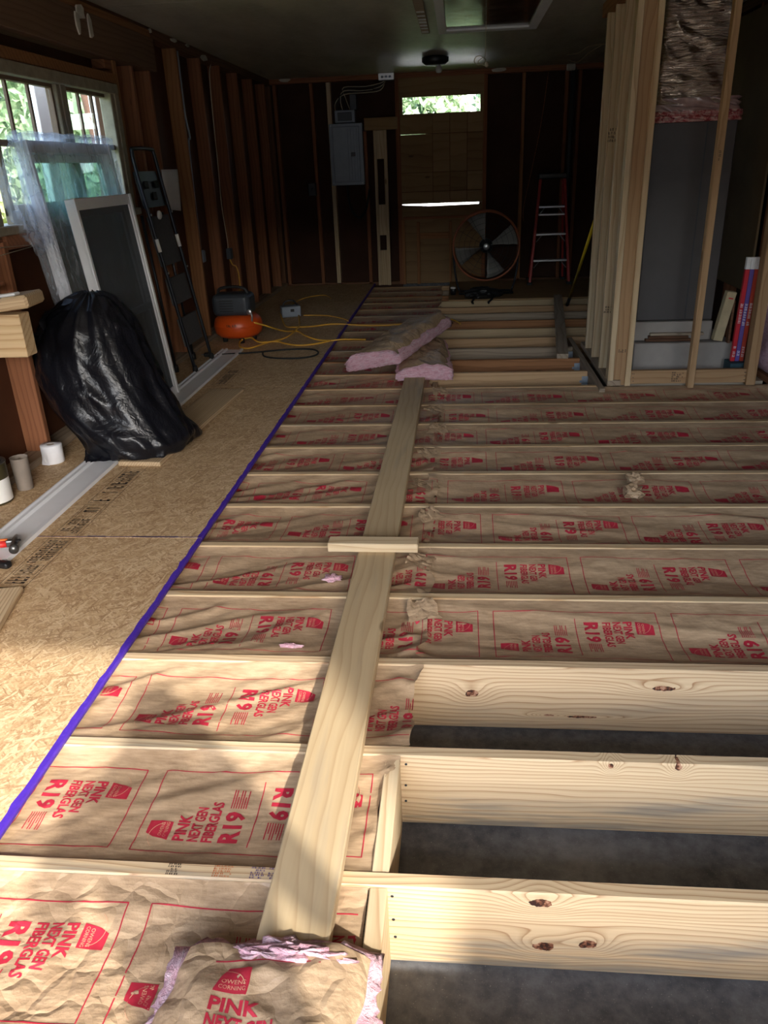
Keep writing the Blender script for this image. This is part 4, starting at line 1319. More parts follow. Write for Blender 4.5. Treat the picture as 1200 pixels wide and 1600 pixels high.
loose_batt('loose_insulation', 'lower cut piece of pink insulation lying flat at the plank end', (-0.265, 5.93, 0.008), 0.95, 0.36, 0.115, 0.06, 0.0, 0.0, 17)
# crumpled paper scrap on the right bays
cp = thing('crumpled_paper', (0.82, 3.43, 0), 'crumpled brown paper scrap lying across a joist on the right', 'paper scrap')
for (C, s_, sd) in (((0.80, 3.38, 0.008), (0.05, 0.06, 0.035), 3), ((0.83, 3.50, 0.025), (0.045, 0.045, 0.03), 8)):
    V, F = [], []
    bm = bmesh.new(); bmesh.ops.create_icosphere(bm, subdivisions=3, radius=1.0)
    for v in bm.verts:
        r = 0.7 + 0.8 * (float(ridge(v.co.x * 2 + sd, v.co.y * 2 + v.co.z * 1.5, sd)) - .4)
        v.co = Vector((v.co.x * s_[0] * r, v.co.y * s_[1] * r, v.co.z * s_[2] * r))
    me = bpy.data.meshes.new('wad'); bm.to_mesh(me); bm.free()
    add('wad', me, M['kraft'], cp, T(*C))
# ------------------------------------------------------------------ utility closet framing
cl = thing('utility_closet', (1.45, 5.25, 0), 'open pine stud framing of the utility closet around the furnace', 'closet frame')
def post(name, x, y, z0, z1, wx, wy, mat, parent=cl):
    up = (1, 0, 0) if wx >= wy else (0, 1, 0)
    return lumber(name, (x, y, z0), (x, y, z1), max(wx, wy), min(wx, wy), up, mat, parent, 0.0025)
ZT = 2.30
def stamp(parent, x, y, z, w, h, seed, n=4, axis='x', mat='ink_black'):
    rnd = random.Random(seed)
    V, F = [], []
    for q in range(n):
        for (u0, u1, v0, v1) in bars(0, w, 0, h / n * 0.72, rnd, w / 3.2):
            b = len(V)
            zz = z - h / 2 + q * h / n
            u0, u1 = min(u0, w), min(u1, w)
            for (u, v) in ((u0, v0), (u1, v0), (u1, v1), (u0, v1)):
                V.append((x - w / 2 + u, y, zz + v) if axis == 'x' else (x, y + w / 2 - u, zz + v))
            F.append((b, b + 1, b + 2, b + 3))
    o = add('lumber_stamp', pydata('stamp', V, F), M[mat], parent); o['kind'] = 'stuff'
    return o
# corner: three studs
post('stud', 1.020, 5.295, 0.0, ZT, 0.036, 0.089, M['pine_pale'])
c2 = post('stud', 1.077, 5.285, 0.0, ZT, 0.078, 0.038, M['orange'])
c3 = post('stud', 1.134, 5.295, -0.002, ZT, 0.036, 0.089, M['pine'])
stamp(c2, 1.085, 5.2655, 0.235, 0.05, 0.022, 4, 2)
# side wall studs
for i, (y, x) in enumerate(((5.62, 1.045), (5.96, 1.045), (6.27, 1.045))):
    s_ = post('stud', x, y, 0.03, 2.30 - 0.0 * i, 0.089, 0.038, M['pine_pale'])
    if i == 1:
        stamp(s_, 1.03, y - 0.020, 1.55, 0.05, 0.09, 21, 4)
    if i == 0:
        stamp(s_, 1.03, y - 0.020, 1.18 - .73, 0.05, 0.05, 22, 3)
lumber('bottom_plate', (1.045, 5.25, 0.020), (1.045, 6.50, 0.020), 0.038, 0.089, (0, 0, 1), M['grey_wood'], cl)
lumber('top_plate', (1.045, 5.25, 2.345), (1.045, 6.50, 2.345), 0.085, 0.089, (0, 0, 1), M['old_tan'], cl)
lumber('top_plate', (1.10, 5.295, 2.345), (2.04, 5.295, 2.345), 0.085, 0.089, (0, 0, 1), M['old_tan'], cl)
pl = lumber('front_plate', (1.153, 5.275, 0.056), (1.915, 5.275, 0.056), 0.089, 0.038, (0, 0, 1), M['orange'], cl)
stamp(pl, 1.45, 5.2555, 0.058, 0.06, 0.07, 31, 5)
for x in (1.165, 1.172, 1.895, 1.888, 1.49):
    for z in (0.03, 0.055, 0.08):
        if random.random() < .75:
            add('nail', lathemesh([(0.003, 0), (0.003, 0.0012)], 6), M['black_metal'], pl, T(x + random.uniform(-.004, .004), 5.2555, z) @ Matrix.Rotation(math.pi / 2, 4, 'X'))
m_ = post('stud', 1.533, 5.225, -0.004, ZT, 0.040, 0.060, M['orange'])
stamp(m_, 1.533, 5.1945, 1.40, 0.014, 0.06, 33, 3)
post('stud', 1.925, 5.275, 0.0, ZT, 0.060, 0.089, M['orange'])
post('stud', 1.80, 6.35, 0.0, ZT, 0.089, 0.038, M['grey_wood'])
# platform inside the closet
pf = box('closet_platform', 1.10, 2.04, 5.335, 6.55, SLAB, 0.0, M['grey_wood'])
tag(pf, 'raised floor inside the utility closet', 'platform')

# furnace with wrapped duct
fu = thing('furnace', (1.5, 5.95, 0.345), 'charcoal furnace cabinet with a shiny wrapped duct above', 'furnace')
box('cabinet', 1.245, 1.762, 5.68, 6.30, 0.350, 1.60, M['furnace'], fu, 0.006)
box('seam', 1.575, 1.580, 5.677, 5.681, 0.36, 1.59, M['panel_dark'], fu)
def soft_box(name, x0, x1, y0, y1, z0, z1, amp, fx, fz, mat, parent, seed):
    nx, nz = 34, 46
    V, F = [], []
    per = [(i / nx, 0) for i in range(nx)] + [(1, i / 18) for i in range(18)] + [(1 - i / nx, 1) for i in range(nx)] + [(0, 1 - i / 18) for i in range(18)]
    m = len(per)
    for q in range(nz + 1):
        t = q / nz
        for (a, b) in per:
            cx, cy = a - .5, b - .5
            rr = 1 - 0.10 * (2 * abs(cx)) ** 6 * (2 * abs(cy)) ** 6
            d = amp * (float(ridge(a * fx + b * 3 + seed + t * 2.5, t * fz + a * 1.6, seed)) - .5)
            x = (x0 + x1) / 2 + cx * (x1 - x0) * rr; y = (y0 + y1) / 2 + cy * (y1 - y0) * rr
            n_ = Vector((cx if abs(cx) > .49 else 0, cy if abs(cy) > .49 else 0, 0))
            if n_.length > 0: n_.normalize()
            V.append((x + n_.x * d, y + n_.y * d, z0 + (z1 - z0) * t))
    for q in range(nz):
        for a in range(m):
            F.append((q * m + a, q * m + (a + 1) % m, (q + 1) * m + (a + 1) % m, (q + 1) * m + a))
    F.append(tuple(range(m))[::-1]); F.append(tuple(nz * m + a for a in range(m)))
    return add(name, pydata(name, V, F, True), mat, parent)
soft_box('duct_wrap', 1.225, 1.70, 5.66, 6.20, 1.70, 2.39, 0.03, 4, 9, M['foil'], fu, 3)
M['pink_film'] = plain('pinkish_plastic_wrap', lin(176, 150, 146), 0.2, var=0.15, nscale=20, spec=0.8)
def mottled():
    s = N('red_printed_tape')
    v = s.coords()
    nz = s.noise(v, 45.0, 4, 0.6, 0.5)
    return s.done(s.bsdf(s.ramp(nz, [(0.40, lin(150, 44, 52)), (0.52, lin(190, 130, 126)), (0.62, lin(206, 176, 168))]), 0.3, spec=0.7))
M['red_tape'] = mottled()
soft_box('wrap_collar', 1.235, 1.772, 5.65, 6.25, 1.655, 1.735, 0.03, 9, 3, M['pink_film'], fu, 6)
soft_box('red_tape_band', 1.24, 1.795, 5.645, 6.28, 1.598, 1.66, 0.02, 14, 4, M['red_tape'], fu, 9)
bs = thing('furnace_plinth', (1.55, 5.7, 0), 'dusty white base blocks under the furnace', 'base')
box('upper_block', 1.235, 1.765, 5.66, 6.3, 0.215, 0.345, M['white_base'], bs, 0.004)
box('lower_block', 1.235, 1.905, 5.60, 6.3, 0.0, 0.208, M['white_base'], bs, 0.006)
for i, (a, b, z) in enumerate(((1.31, 1.62, 0.216), (1.33, 1.60, 0.236), (1.34, 1.70, 0.256))):
    o = lumber('wood_strip', (a, 5.635, z + .009), (b, 5.63, z + .009), 0.018, 0.04, (0, 0, 1), M['stud_dark'] if i < 2 else M['grey_wood'])
    tag(o, ['bottom dark wood strip stacked on the furnace base', 'middle dark wood strip stacked on the furnace base', 'top grey wood strip stacked on the furnace base'][i], 'wood strip', 'strips on the furnace base')
bk = thing('leaning_box', (1.835, 5.6, 0.21), 'beige flat box leaning in the closet beside the furnace', 'box')
bo = add('carton', boxmesh(0.062, 0.06, 0.33, 0.003).copy(), M['beige_card'], bk, T(1.800, 5.56, 0.395) @ Matrix.Rotation(0.16, 4, 'Y'))
b2 = add('red_stripe', boxmesh(0.03, 0.001, 0.008, 0).copy(), M['red_card'], bk, T(1.822, 5.5293, 0.515) @ Matrix.Rotation(0.16, 4, 'Y'))
b3 = box('dark_board', 1.845, 1.86, 5.545, 5.59, 0.212, 0.50, M['stud_dark'])
tag(b3, 'dark thin board beside the beige box in the closet', 'board')
for i, (x, mt, nm) in enumerate(((1.858, 'red_card', 'left red'), (1.887, 'purple_card', 'middle violet'), (1.916, 'rust_card', 'right red'))):
    t_ = thing('long_carton', (x, 5.43, 0.05), 'tall narrow %s printed carton standing at the closet side' % nm, 'carton', 'long cartons in the closet')
    Mx = T(x, 5.45, 0.112) @ Matrix.Rotation(0.022, 4, 'Y')
    add('sleeve', boxmesh(0.027, 0.03, 0.60, 0.002).copy(), M[mt], t_, Mx @ T(0, 0, 0.30))
    add('white_cap', boxmesh(0.028, 0.031, 0.075, 0.002).copy(), M['paper'], t_, Mx @ T(0, 0, 0.638))
    rnd = random.Random(i + 40)
    V, F = [], []
    for (z0, z1) in ((0.24, 0.38), (0.03, 0.10), (0.62, 0.66)):
        for (u0, u1, v0, v1) in bars(z0, z1, -0.008, 0.008, rnd, 0.016):
            b = len(V)
            V += [(v0, -0.0156, u0), (v1, -0.0156, u0), (v1, -0.0156, u1), (v0, -0.0156, u1)]; F.append((b, b + 1, b + 2, b + 3))
    o = add('printed_lettering', pydata('print', V, F), M['paper'], t_, Mx); o['kind'] = 'stuff'
cb = box('teal_box', 1.83, 1.955, 5.38, 5.52, 0.0, 0.11, M['teal'], None, 0.003)
tag(cb, 'flat dark teal box under the tall cartons', 'box')
pw = thing('wall_insulation', (2.1, 5.4, 0.1), 'pink insulation filling a bay of the right wall', 'insulation')
soft_box('fiberglass', 2.052, 2.135, 5.085, 5.73, 0.06, 2.25, 0.03, 6, 12, M['pink'], pw, 5)

# ------------------------------------------------------------------ things along the left wall
# packed window leaning at the wall, wrapped in film
def window_unit(name, label, Yc, W, Hh, xb, xt, zb, D, glassmat, screen):
    ang = math.atan2(xb - xt, Hh)
    root = bpy.data.objects.new(name, None); COL.objects.link(root)
    root.matrix_basis = T(xb, Yc, zb) @ Matrix.Rotation(-math.asin((xb - xt) / Hh), 4, 'Y')
    tag(root, label, 'window unit')
    def b(nm, x0, x1, y0, y1, z0, z1, mat, par=root, c=0.003):
        o = add(nm, boxmesh(x1 - x0, y1 - y0, z1 - z0, c).copy(), mat, None)
        o.parent = par
        Mloc = T((x0 + x1) / 2, (y0 + y1) / 2, (z0 + z1) / 2)
        o.matrix_basis = Mloc if par is root else world_of(par).inverted() @ root.matrix_basis @ Mloc
        return o
    f = 0.06
    b('jamb', -D, 0, -W / 2, -W / 2 + f * .7, 0, Hh, M['vinyl'])
    b('jamb', -D, 0, W / 2 - f * .7, W / 2, 0, Hh, M['vinyl'])
    b('head', -D, 0, -W / 2 + f * .7, W / 2 - f * .7, Hh - f, Hh, M['vinyl'])
    b('sill', -D, 0, -W / 2 + f * .7, W / 2 - f * .7, 0, f, M['vinyl'])
    for s in (-1, 1):
        b('flange', -0.008, 0.010, s * (W / 2 - .012) - .012, s * (W / 2 - .012) + .012, 0, Hh, M['vinyl'], c=0.002)
    mid = Hh * 0.49
    for (z0, z1, x) in ((f, mid, -0.028), (mid, Hh - f, -0.055)):
        sh = b('sash', x - .018, x + .012, -W / 2 + f * .7, W / 2 - f * .7, z1 - 0.04, z1, M['vinyl'])
        b('stile', x - .018, x + .012, -W / 2 + f * .7, -W / 2 + f * .7 + .04, z0, z1 - .04, M['vinyl'], sh)
        b('stile', x - .018, x + .012, W / 2 - f * .7 - .04, W / 2 - f * .7, z0, z1 - .04, M['vinyl'], sh)
        b('pane', x - .004, x, -W / 2 + f * .7 + .04, W / 2 - f * .7 - .04, z0, z1 - .04, glassmat, sh, 0)
    if screen:
        b('screen', -0.012, -0.011, -W / 2 + f * .7, W / 2 - f * .7, f, Hh - f, M['screen'], c=0)
    return root
u1 = window_unit('wrapped_window', 'white window unit wrapped in clear plastic film leaning under the old window', 4.70, 1.04, 1.585, -2.03, -2.188, 0.025, 0.058, M['glass2'], False)
u2 = window_unit('screened_window', 'white double-hung window with dark insect screen leaning in front of the wrapped one', 4.755, 0.80, 1.30, -1.945, -2.075, 0.02, 0.05, M['glass2'], True)
b_ = add('packing_tape', boxmesh(0.07, 0.14, 0.002, 0).copy(), M['tape'], None); b_.parent = u2; b_.matrix_basis = T(-0.035, -0.30, 1.302)
# film bag around the first unit
def film_wrap():
    W, Hh, D = 1.04, 1.585, 0.058
    per = []
    n1, n2 = 44, 8
    y0, y1, x0, x1 = -W / 2 - .025, W / 2 + .02, -D - .015, 0.022
    per += [(x1, y0 + (y1 - y0) * i / n1) for i in range(n1)]
    per += [(x1 + (x0 - x1) * i / n2, y1) for i in range(n2)]
    per += [(x0, y1 + (y0 - y1) * i / n1) for i in range(n1)]
    per += [(x0 + (x1 - x0) * i / n2, y0) for i in range(n2)]
    m = len(per); nz = 40
    V, F = [], []
    for q in range(nz + 1):
        t = q / nz
        z = 0.10 + t * (Hh + 0.03 - 0.10)
        for a, (x, y) in enumerate(per):
            w_ = float(ridge(a * 0.23 + t * 1.5, t * 3.0, 4)) - .5
            w2 = float(vn(a * 0.6, t * 14, 6)) - .5
            k = 1.0 if x >= x1 - 1e-6 else 0.15
            dx = k * (0.022 * w_ + 0.008 * w2)
            dy = (-0.05 * (float(vn(t * 5, 3, 8))) * (1 - abs(t - .62) * 1.4) if y <= y0 + 1e-6 else 0)
            V.append((max(x + dx, x if k < .5 else 0.012), y + dy, z + (0.02 * w2 if q == 0 else 0) + 0.10 * (float(vn(a * .15, 1, 9)) - .5) * (1 - t) ** 6))
    for q in range(nz):
        for a in range(m):
            F.append((q * m + a, q * m + (a + 1) % m, (q + 1) * m + (a + 1) % m, (q + 1) * m + a))
    F.append(tuple(nz * m + a for a in range(m)))
    o = add('plastic_film', pydata('film', V, F, True), M['film'], None)
    o.parent = u1; o.matrix_basis = Matrix()
    # gathered loose film hanging at the near corner
    V, F = [], []
    n, m2 = 26, 22
    for i in range(n + 1):
        for j in range(m2 + 1):
            u, v = i / n, j / m2
            w_ = float(ridge(u * 6, v * 3 + u, 12)) - .5; w2 = float(vn(u * 16, v * 16, 14)) - .5
            V.append((0.02 - 0.09 * u + 0.06 * w_, y0 - 0.02 - 0.20 * u * math.sin(math.pi * (0.15 + .8 * v)) + 0.03 * w2, Hh + .02 - v * 0.52 + 0.05 * w2 - .05 * u))
    for i in range(n):
        for j in range(m2):
            a = i * (m2 + 1) + j
            F.append((a, a + m2 + 1, a + m2 + 2, a + 1))
    o2 = add('loose_film', pydata('film2', V, F, True), M['film'], None); o2.parent = u1; o2.matrix_basis = Matrix()
    # film rolls over the head in a puffy ridge
    V, F = [], []
    n, m2 = 40, 8
    for i in range(n + 1):
        for j in range(m2 + 1):
            u, v = i / n, j / m2
            a = math.pi * v
            r = 0.030 + 0.014 * (float(vn(u * 14, v * 3, 21)))
            V.append((-0.03 + 0.06 * math.cos(a), y0 + (y1 - y0) * u, Hh + .01 + r * math.sin(a)))
    for i in range(n):
        for j in range(m2):
            a = i * (m2 + 1) + j
            F.append((a, a + m2 + 1, a + m2 + 2, a + 1))
    o3 = add('film_ridge', pydata('film3', V, F, True), M['film'], None); o3.parent = u1; o3.matrix_basis = Matrix()
    lab = add('orange_label', boxmesh(0.002, 0.10, 0.16, 0).copy(), M['orange_paint'], None); lab.parent = u1; lab.matrix_basis = T(0.035, -0.40, 0.73)
film_wrap()

# black trash bag
tb = thing('trash_bag', (-1.85, 4.1, 0.02), 'bulging black plastic trash bag slumped against the leaning windows', 'bag')
rings = [  # z, cx, cy, rx, ry
    (0.020, -1.80, 4.09, 0.20, 0.27), (0.045, -1.79, 4.09, 0.265, 0.33), (0.10, -1.80, 4.10, 0.295, 0.35), (0.18, -1.86, 4.11, 0.30, 0.35), (0.28, -1.93, 4.12, 0.315, 0.34),
    (0.40, -1.98, 4.13, 0.315, 0.33), (0.52, -2.005, 4.14, 0.30, 0.31), (0.62, -2.01, 4.15, 0.275, 0.28), (0.70, -2.0, 4.15, 0.235, 0.24), (0.77, -1.985, 4.15, 0.175, 0.19), (0.82, -1.97, 4.15, 0.12, 0.13), (0.845, -1.96, 4.15, 0.06, 0.07), (0.85, -1.955, 4.15, 0.015, 0.02)]
RZ = np.array(rings); RZ[:, 1] *= 0.978; RZ[:, 2] = 4.0 + (RZ[:, 2] - 4.12) * .8; RZ[:, 4] *= 0.78; RZ[:, 0] *= 1.02
n = 120
NZ = 70
V, F = [], []
tt = np.linspace(0, len(rings) - 1, NZ)
# smooth interpolation of ring parameters
def interp(c):
    return np.interp(tt, range(len(rings)), RZ[:, c])
pz, pcx, pcy, prx, pry = (interp(c) for c in range(5))
for c in (pcx, pcy, prx, pry):
    c[1:-1] = (c[:-2] + 2 * c[1:-1] + c[2:]) / 4
for q in range(NZ):
    th_ = np.arange(n) * 2 * np.pi / n
    t = q / NZ
    foldn = ridge(th_ * 3.2 + 2, np.full(n, t * 2.2), 31) - .5
    fine = ridge(th_ * 7 + t * 4, t * 9 + th_ * 2, 33) - .5
    diag = ridge(th_ * 2.0 - t * 5, t * 7 + th_ * 1.2, 35) - .5
    top = max(0, (t - .55) / .45)
    r = 1 + 0.10 * foldn * (0.5 + top) + 0.05 * fine + 0.10 * diag
    # foot of the bag: squared corners that spread on the floor
    sq = 1 + (0.10 * np.cos(4 * (th_ - 0.75))) * max(0, 1 - t * 5) + 0.55 * np.exp(-((th_ - 0.80) / 0.30) ** 2) * max(0, 1 - t * 4.2)
    r = np.where(True, r * sq, r)
    zz = pz[q] + (0.02 * (foldn) + .012 * diag) * (1 if 0.1 < t < .97 else 0)
    X = pcx[q] + prx[q] * r * np.cos(th_); Y = pcy[q] + pry[q] * r * np.sin(th_)
    X = np.maximum(X, -2.335)
    for a in range(n):
        V.append((X[a], Y[a], max(zz[a] if np.ndim(zz) else zz, 0.0195 + (0.001 if q else 0))))
for q in range(NZ - 1):
    for a in range(n):
        F.append((q * n + a, q * n + (a + 1) % n, (q + 1) * n + (a + 1) % n, (q + 1) * n + a))
F.append(tuple(range(n))[::-1]); F.append(tuple((NZ - 1) * n + a for a in range(n)))
add('bag_film', pydata('bag', V, F, True), M['bag'], tb)
# gathered ear and loose hem
def sheet3(name, P, mat, parent, seed, amp=0.02, n=20, m=14):
    a, b, c, d = [Vector(p) for p in P]
    V, F = [], []
    nrm = (b - a).cross(d - a).normalized()
    for i in range(n + 1):
        for j in range(m + 1):
            u, v = i / n, j / m
            p = a * (1 - u) * (1 - v) + b * u * (1 - v) + c * u * v + d * (1 - u) * v
            V.append(p + nrm * amp * (float(ridge(u * 4 + seed, v * 2 + u * 1.5, seed)) - .5) * 2)
    for i in range(n):
        for j in range(m):
            k = i * (m + 1) + j
            F.append((k, k + m + 1, k + m + 2, k + 1))
    return add(name, pydata(name, V, F, True), mat, parent)
sheet3('bag_tie', [(-2.23, 3.90, 0.60), (-2.02, 3.78, 0.80), (-1.93, 3.88, 0.875), (-2.18, 4.0, 0.72)], M['bag'], tb, 3, 0.035)
sheet3('bag_hem', [(-1.99, 3.72, 0.024), (-1.73, 3.735, 0.055), (-1.73, 3.80, 0.10), (-1.99, 3.80, 0.08)], M['bag'], tb, 7, 0.012)

# folded step ladder leaning at the wall
sl = thing('step_stool', (-2.02, 5.95, 0.02), 'folded dark steel step ladder leaning against the studs', 'step ladder')
A0, A1 = Vector((-2.0, 5.72, 0.03)), Vector((-2.0, 6.15, 0.03))
B0, B1 = Vector((-2.19, 5.60, 1.50)), Vector((-2.19, 6.03, 1.50))
def lp3(a, b, t): return a + (b - a) * t
hb = tubemesh([A0, lp3(A0, B0, .5), lp3(A0, B0, .93), B0 + Vector((-.005, .01, .06)), B0 + Vector((-.008, .06, .085)), B1 + Vector((-.008, -.06, .085)), B1 + Vector((-.005, -.01, .06)), lp3(A1, B1, .93), lp3(A1, B1, .5), A1], 0.013, 10, n=5)
add('front_frame', hb, M['black_metal'], sl)
for (a, b) in (((-2.165, 5.76, 0.03), (-2.195, 5.61, 1.16)), ((-2.165, 6.19, 0.03), (-2.195, 6.02, 1.16))):
    tube('rear_leg', [a, b], 0.011, M['black_metal'], sl, 8)
for a in ((-2.0, 5.72, .03), (-2.0, 6.15, .03), (-2.165, 5.76, .03), (-2.165, 6.19, .03)):
    add('rubber_foot', lathemesh([(0.02, -0.010), (0.021, 0.02), (0.015, 0.045)], 12), M['rubber'], sl, T(*a))
def tread(t0, t1, mat, name):
    P = [lp3(A0, B0, t0) + Vector((-.012, .02, 0)), lp3(A1, B1, t0) + Vector((-.012, -.02, 0)), lp3(A1, B1, t1) + Vector((-.012, -.02, 0)), lp3(A0, B0, t1) + Vector((-.012, .02, 0))]
    V = P + [p + Vector((-0.022, 0, -0.003)) for p in P]
    return add(name, pydata(name, V, [(0, 1, 2, 3), (7, 6, 5, 4), (0, 4, 5, 1), (1, 5, 6, 2), (2, 6, 7, 3), (3, 7, 4, 0)]), mat, sl)
tread(0.13, 0.27, M['grey_mat'], 'tread'); tread(0.34, 0.47, M['grey_mat'], 'tread'); tread(0.53, 0.76, M['grey_mat'], 'platform')
tray = tread(0.80, 0.96, M['black_plastic'], 'tool_tray')
for (t0, u) in ((0.90, .25), (0.90, .72), (0.85, .5)):
    p = lp3(lp3(A0, B0, t0), lp3(A1, B1, t0), u)
    add('tray_slot', boxmesh(0.006, 0.07, 0.05, 0.004).copy(), M['rubber'], sl, T(p.x + .002, p.y, p.z) @ Matrix.Rotation(-.13, 4, 'Y'))
add('latch_knob', lathemesh([(0.005, -.004), (0.03, 0), (0.03, 0.012), (0.02, 0.02)], 16), M['paper'], sl, T(-2.155, 5.83, 1.15) @ Matrix.Rotation(math.pi / 2, 4, 'Y'))
for t0 in (0.35, 0.62):
    for (a, b) in ((A0, B0), (A1, B1)):
        p = lp3(a, b, t0 + .15)
        add('hinge_bolt', lathemesh([(0.008, 0), (0.008, 0.006)], 8), M['alum'], sl, T(p.x + .012, p.y, p.z) @ Matrix.Rotation(math.pi / 2, 4, 'Y'))
for (a, b) in ((A0, B0), (A1, B1)):
    p, q = lp3(a, b, .60), lp3(a, b, .66)
    tube('warning_label', [p, q], 0.0137, M['paper'], sl, 10)

# sheet of paper pinned to the studs
ps = thing('pinned_paper', (SF + .01, 6.45, 1.15), 'white paper sheet pinned to a stud behind the step ladder', 'paper')
V, F = [], []
for i in range(9):
    for j in range(9):
        u, v = i / 8, j / 8
        V.append((SF + .012 + 0.02 * math.sin(u * 3 + v) * v + .004 * u, 6.25 + u * 0.36, 1.45 - v * 0.31 * (0.92 + .08 * u)))
for i in range(8):
    for j in range(8):
        a = i * 9 + j
        F.append((a, a + 9, a + 10, a + 1))
o = add('sheet', pydata('sheet', V, F, True), M['paper'], ps)
md = o.modifiers.new('t', 'SOLIDIFY'); md.thickness = 0.0008

# cords on the left wall, outlets
wc = thing('stapled_cord', (-2.24, 7.8, 0.6), 'thin pale cord stapled down a stud to an outlet box, then yellow to the compressor', 'cord')
tube('cord', [(-2.243, 7.94, 2.31), (-2.238, 7.84, 2.2), (-2.238, 7.80, 1.79), (-2.238, 7.79, 1.47), (-2.238, 7.76, 1.13), (-2.238, 7.82, 0.80), (-2.238, 7.80, 0.72)], 0.004, M['cream_cord'], wc, 6, n=5)
tube('yellow_lead', [(-2.232, 7.80, 0.65), (-2.22, 7.84, 0.58), (-2.20, 7.9, 0.55), (-2.17, 7.85, 0.47), (-2.14, 7.7, 0.33), (-2.11, 7.3, 0.24), (-2.09, 7.1, 0.24)], 0.006, M['yellow'], wc, 6, n=5)
box('outlet_box', -2.252, -2.205, 7.775, 7.845, 0.635, 0.735, M['panel_dark'], wc, 0.003)
cd = thing('wall_conduit', (-2.24, 7.04, 1.6), 'grey cable running down beside the first tall stud', 'cable')
tube('cable', [(-2.26, 7.07, 2.32), (-2.258, 7.06, 2.1), (-2.258, 7.06, 1.85), (-2.25, 7.09, 1.69), (-2.26, 7.06, 1.60), (-2.27, 7.06, 0.8)], 0.008, M['panel_grey'], cd, 6, n=5)
ob = thing('outlet_box', (-2.26, 7.06, 0.7), 'small metal outlet box low on the first tall stud', 'outlet')
box('metal_box', -2.30, -2.245, 7.022, 7.09, 0.69, 0.79, M['galv'], ob, 0.003)
box('cover', -2.245, -2.240, 7.025, 7.087, 0.695, 0.785, M['panel_grey'], ob, 0.002)

# bench ends at the left edge
lb_ = lumber('bench_beam', (-2.24, 3.3, 0.795), (-1.888, 3.3, 0.795), 0.185, 0.09, (0, 0, 1), M['pine'], None, 0.004)
tag(lb_, 'thick pine beam end jutting in at the left edge', 'beam')
ub_ = lumber('bench_board', (-2.24, 3.28, 0.905), (-1.835, 3.33, 0.945), 0.055, 0.20, (0, 0, 1), M['deck'], None, 0.010)
tag(ub_, 'rounded board resting askew on the thick beam end', 'board')
tr_ = thing('trim_offcut', (-2.0, 3.28, 0.965), 'small white trim piece lying on the askew board', 'trim piece')
add('strip', boxmesh(0.16, 0.05, 0.012, 0.004).copy(), M['vinyl'], tr_, T(-1.96, 3.27, 0.966) @ Matrix.Rotation(-.10, 4, 'Y'))
add('dark_edge', boxmesh(0.10, 0.03, 0.008, 0.002).copy(), M['panel_dark'], tr_, T(-1.985, 3.225, 0.955) @ Matrix.Rotation(-.10, 4, 'Y'))
jg = thing('grey_jug', (-2.19, 3.55, 0.965), 'grey plastic jug partly cut off by the left edge', 'jug')
add('body', lathemesh([(0.05, 0), (0.055, 0.02), (0.055, 0.10), (0.03, 0.13), (0.02, 0.16), (0.02, 0.17)], 20), M['panel_grey'], jg, T(-2.21, 3.52, 0.99))
tube('handle', [(-2.17, 3.50, 1.10), (-2.14, 3.49, 1.09), (-2.14, 3.49, 1.05), (-2.165, 3.5, 1.03)], 0.008, M['panel_grey'], jg, 6, n=4)
js = lumber('shelf_board', (-2.34, 3.53, 0.978), (-2.12, 3.53, 0.978), 0.02, 0.14, (0, 0, 1), M['stud_old'])
tag(js, 'small shelf board under the grey jug', 'shelf')
tw = thing('string_line', (-2.2, 3.9, 1.1), 'two pale strings stretched below the window sill', 'string')
tube('string', [(-2.235, 3.2, 1.15), (-2.225, 4.2, 1.10)], 0.0018, M['cream_cord'], tw, 5)
tube('string', [(-2.235, 3.2, 1.06), (-2.225, 4.2, 1.10)], 0.0018, M['cream_cord'], tw, 5)

# toilet roll
tp = thing('toilet_roll', (-2.175, 3.775, 0.019), 'white toilet paper roll standing on the floor by the wall plate', 'toilet roll')
add('roll', lathemesh([(0.020, 0.10), (0.020, 0.0), (0.054, 0.0), (0.0555, 0.004), (0.0555, 0.096), (0.054, 0.10), (0.020, 0.10)], 40, False), M['tissue'], tp, T(-2.175, 3.78, 0.0195))
add('core', lathemesh([(0.0195, 0.0), (0.0195, 0.099), (0.0175, 0.099), (0.0175, 0.0)], 24, False), M['core_card'], tp, T(-2.175, 3.78, 0.0195))
sheet3('loose_sheet', [(-2.215, 3.725, 0.021), (-2.165, 3.715, 0.021), (-2.18, 3.724, 0.085), (-2.212, 3.742, 0.08)], M['tissue'], tp, 4, 0.003)
# paint can and a caulk tube beside it
pc_ = thing('paint_can', (-2.19, 3.20, 0.019), 'paint can with dark label cut off by the left edge', 'can')
add('body', lathemesh([(0.083, 0), (0.085, 0.004), (0.085, 0.185), (0.083, 0.19)], 36), M['can_dark'], pc_, T(-2.205, 3.24, 0.0195))
add('rim', lathemesh([(0.083, 0.19), (0.088, 0.192), (0.088, 0.198), (0.072, 0.198), (0.070, 0.188), (0.02, 0.188)], 36), M['brush_metal'], pc_, T(-2.205, 3.24, 0.0195))
V, F = [], []
for i in range(13):
    a = -1.0 + i * 0.11
    for z in (0.01, 0.12):
        V.append((0.0856 * math.cos(a), 0.0856 * math.sin(a), z))
F = [(2 * i, 2 * i + 2, 2 * i + 3, 2 * i + 1) for i in range(12)]
add('white_label', pydata('label', V, F, True), M['paper'], pc_, T(-2.205, 3.24, 0.0195))
bt = thing('plastic_cup', (-2.14, 3.42, 0.019), 'smoky clear plastic cup beside the paint can', 'cup')
add('body', lathemesh([(0.036, 0), (0.038, 0.004), (0.042, 0.16), (0.044, 0.165), (0.041, 0.165), (0.037, 0.01)], 24, False), M['core_card'], bt, T(-2.135, 3.40, 0.0195))

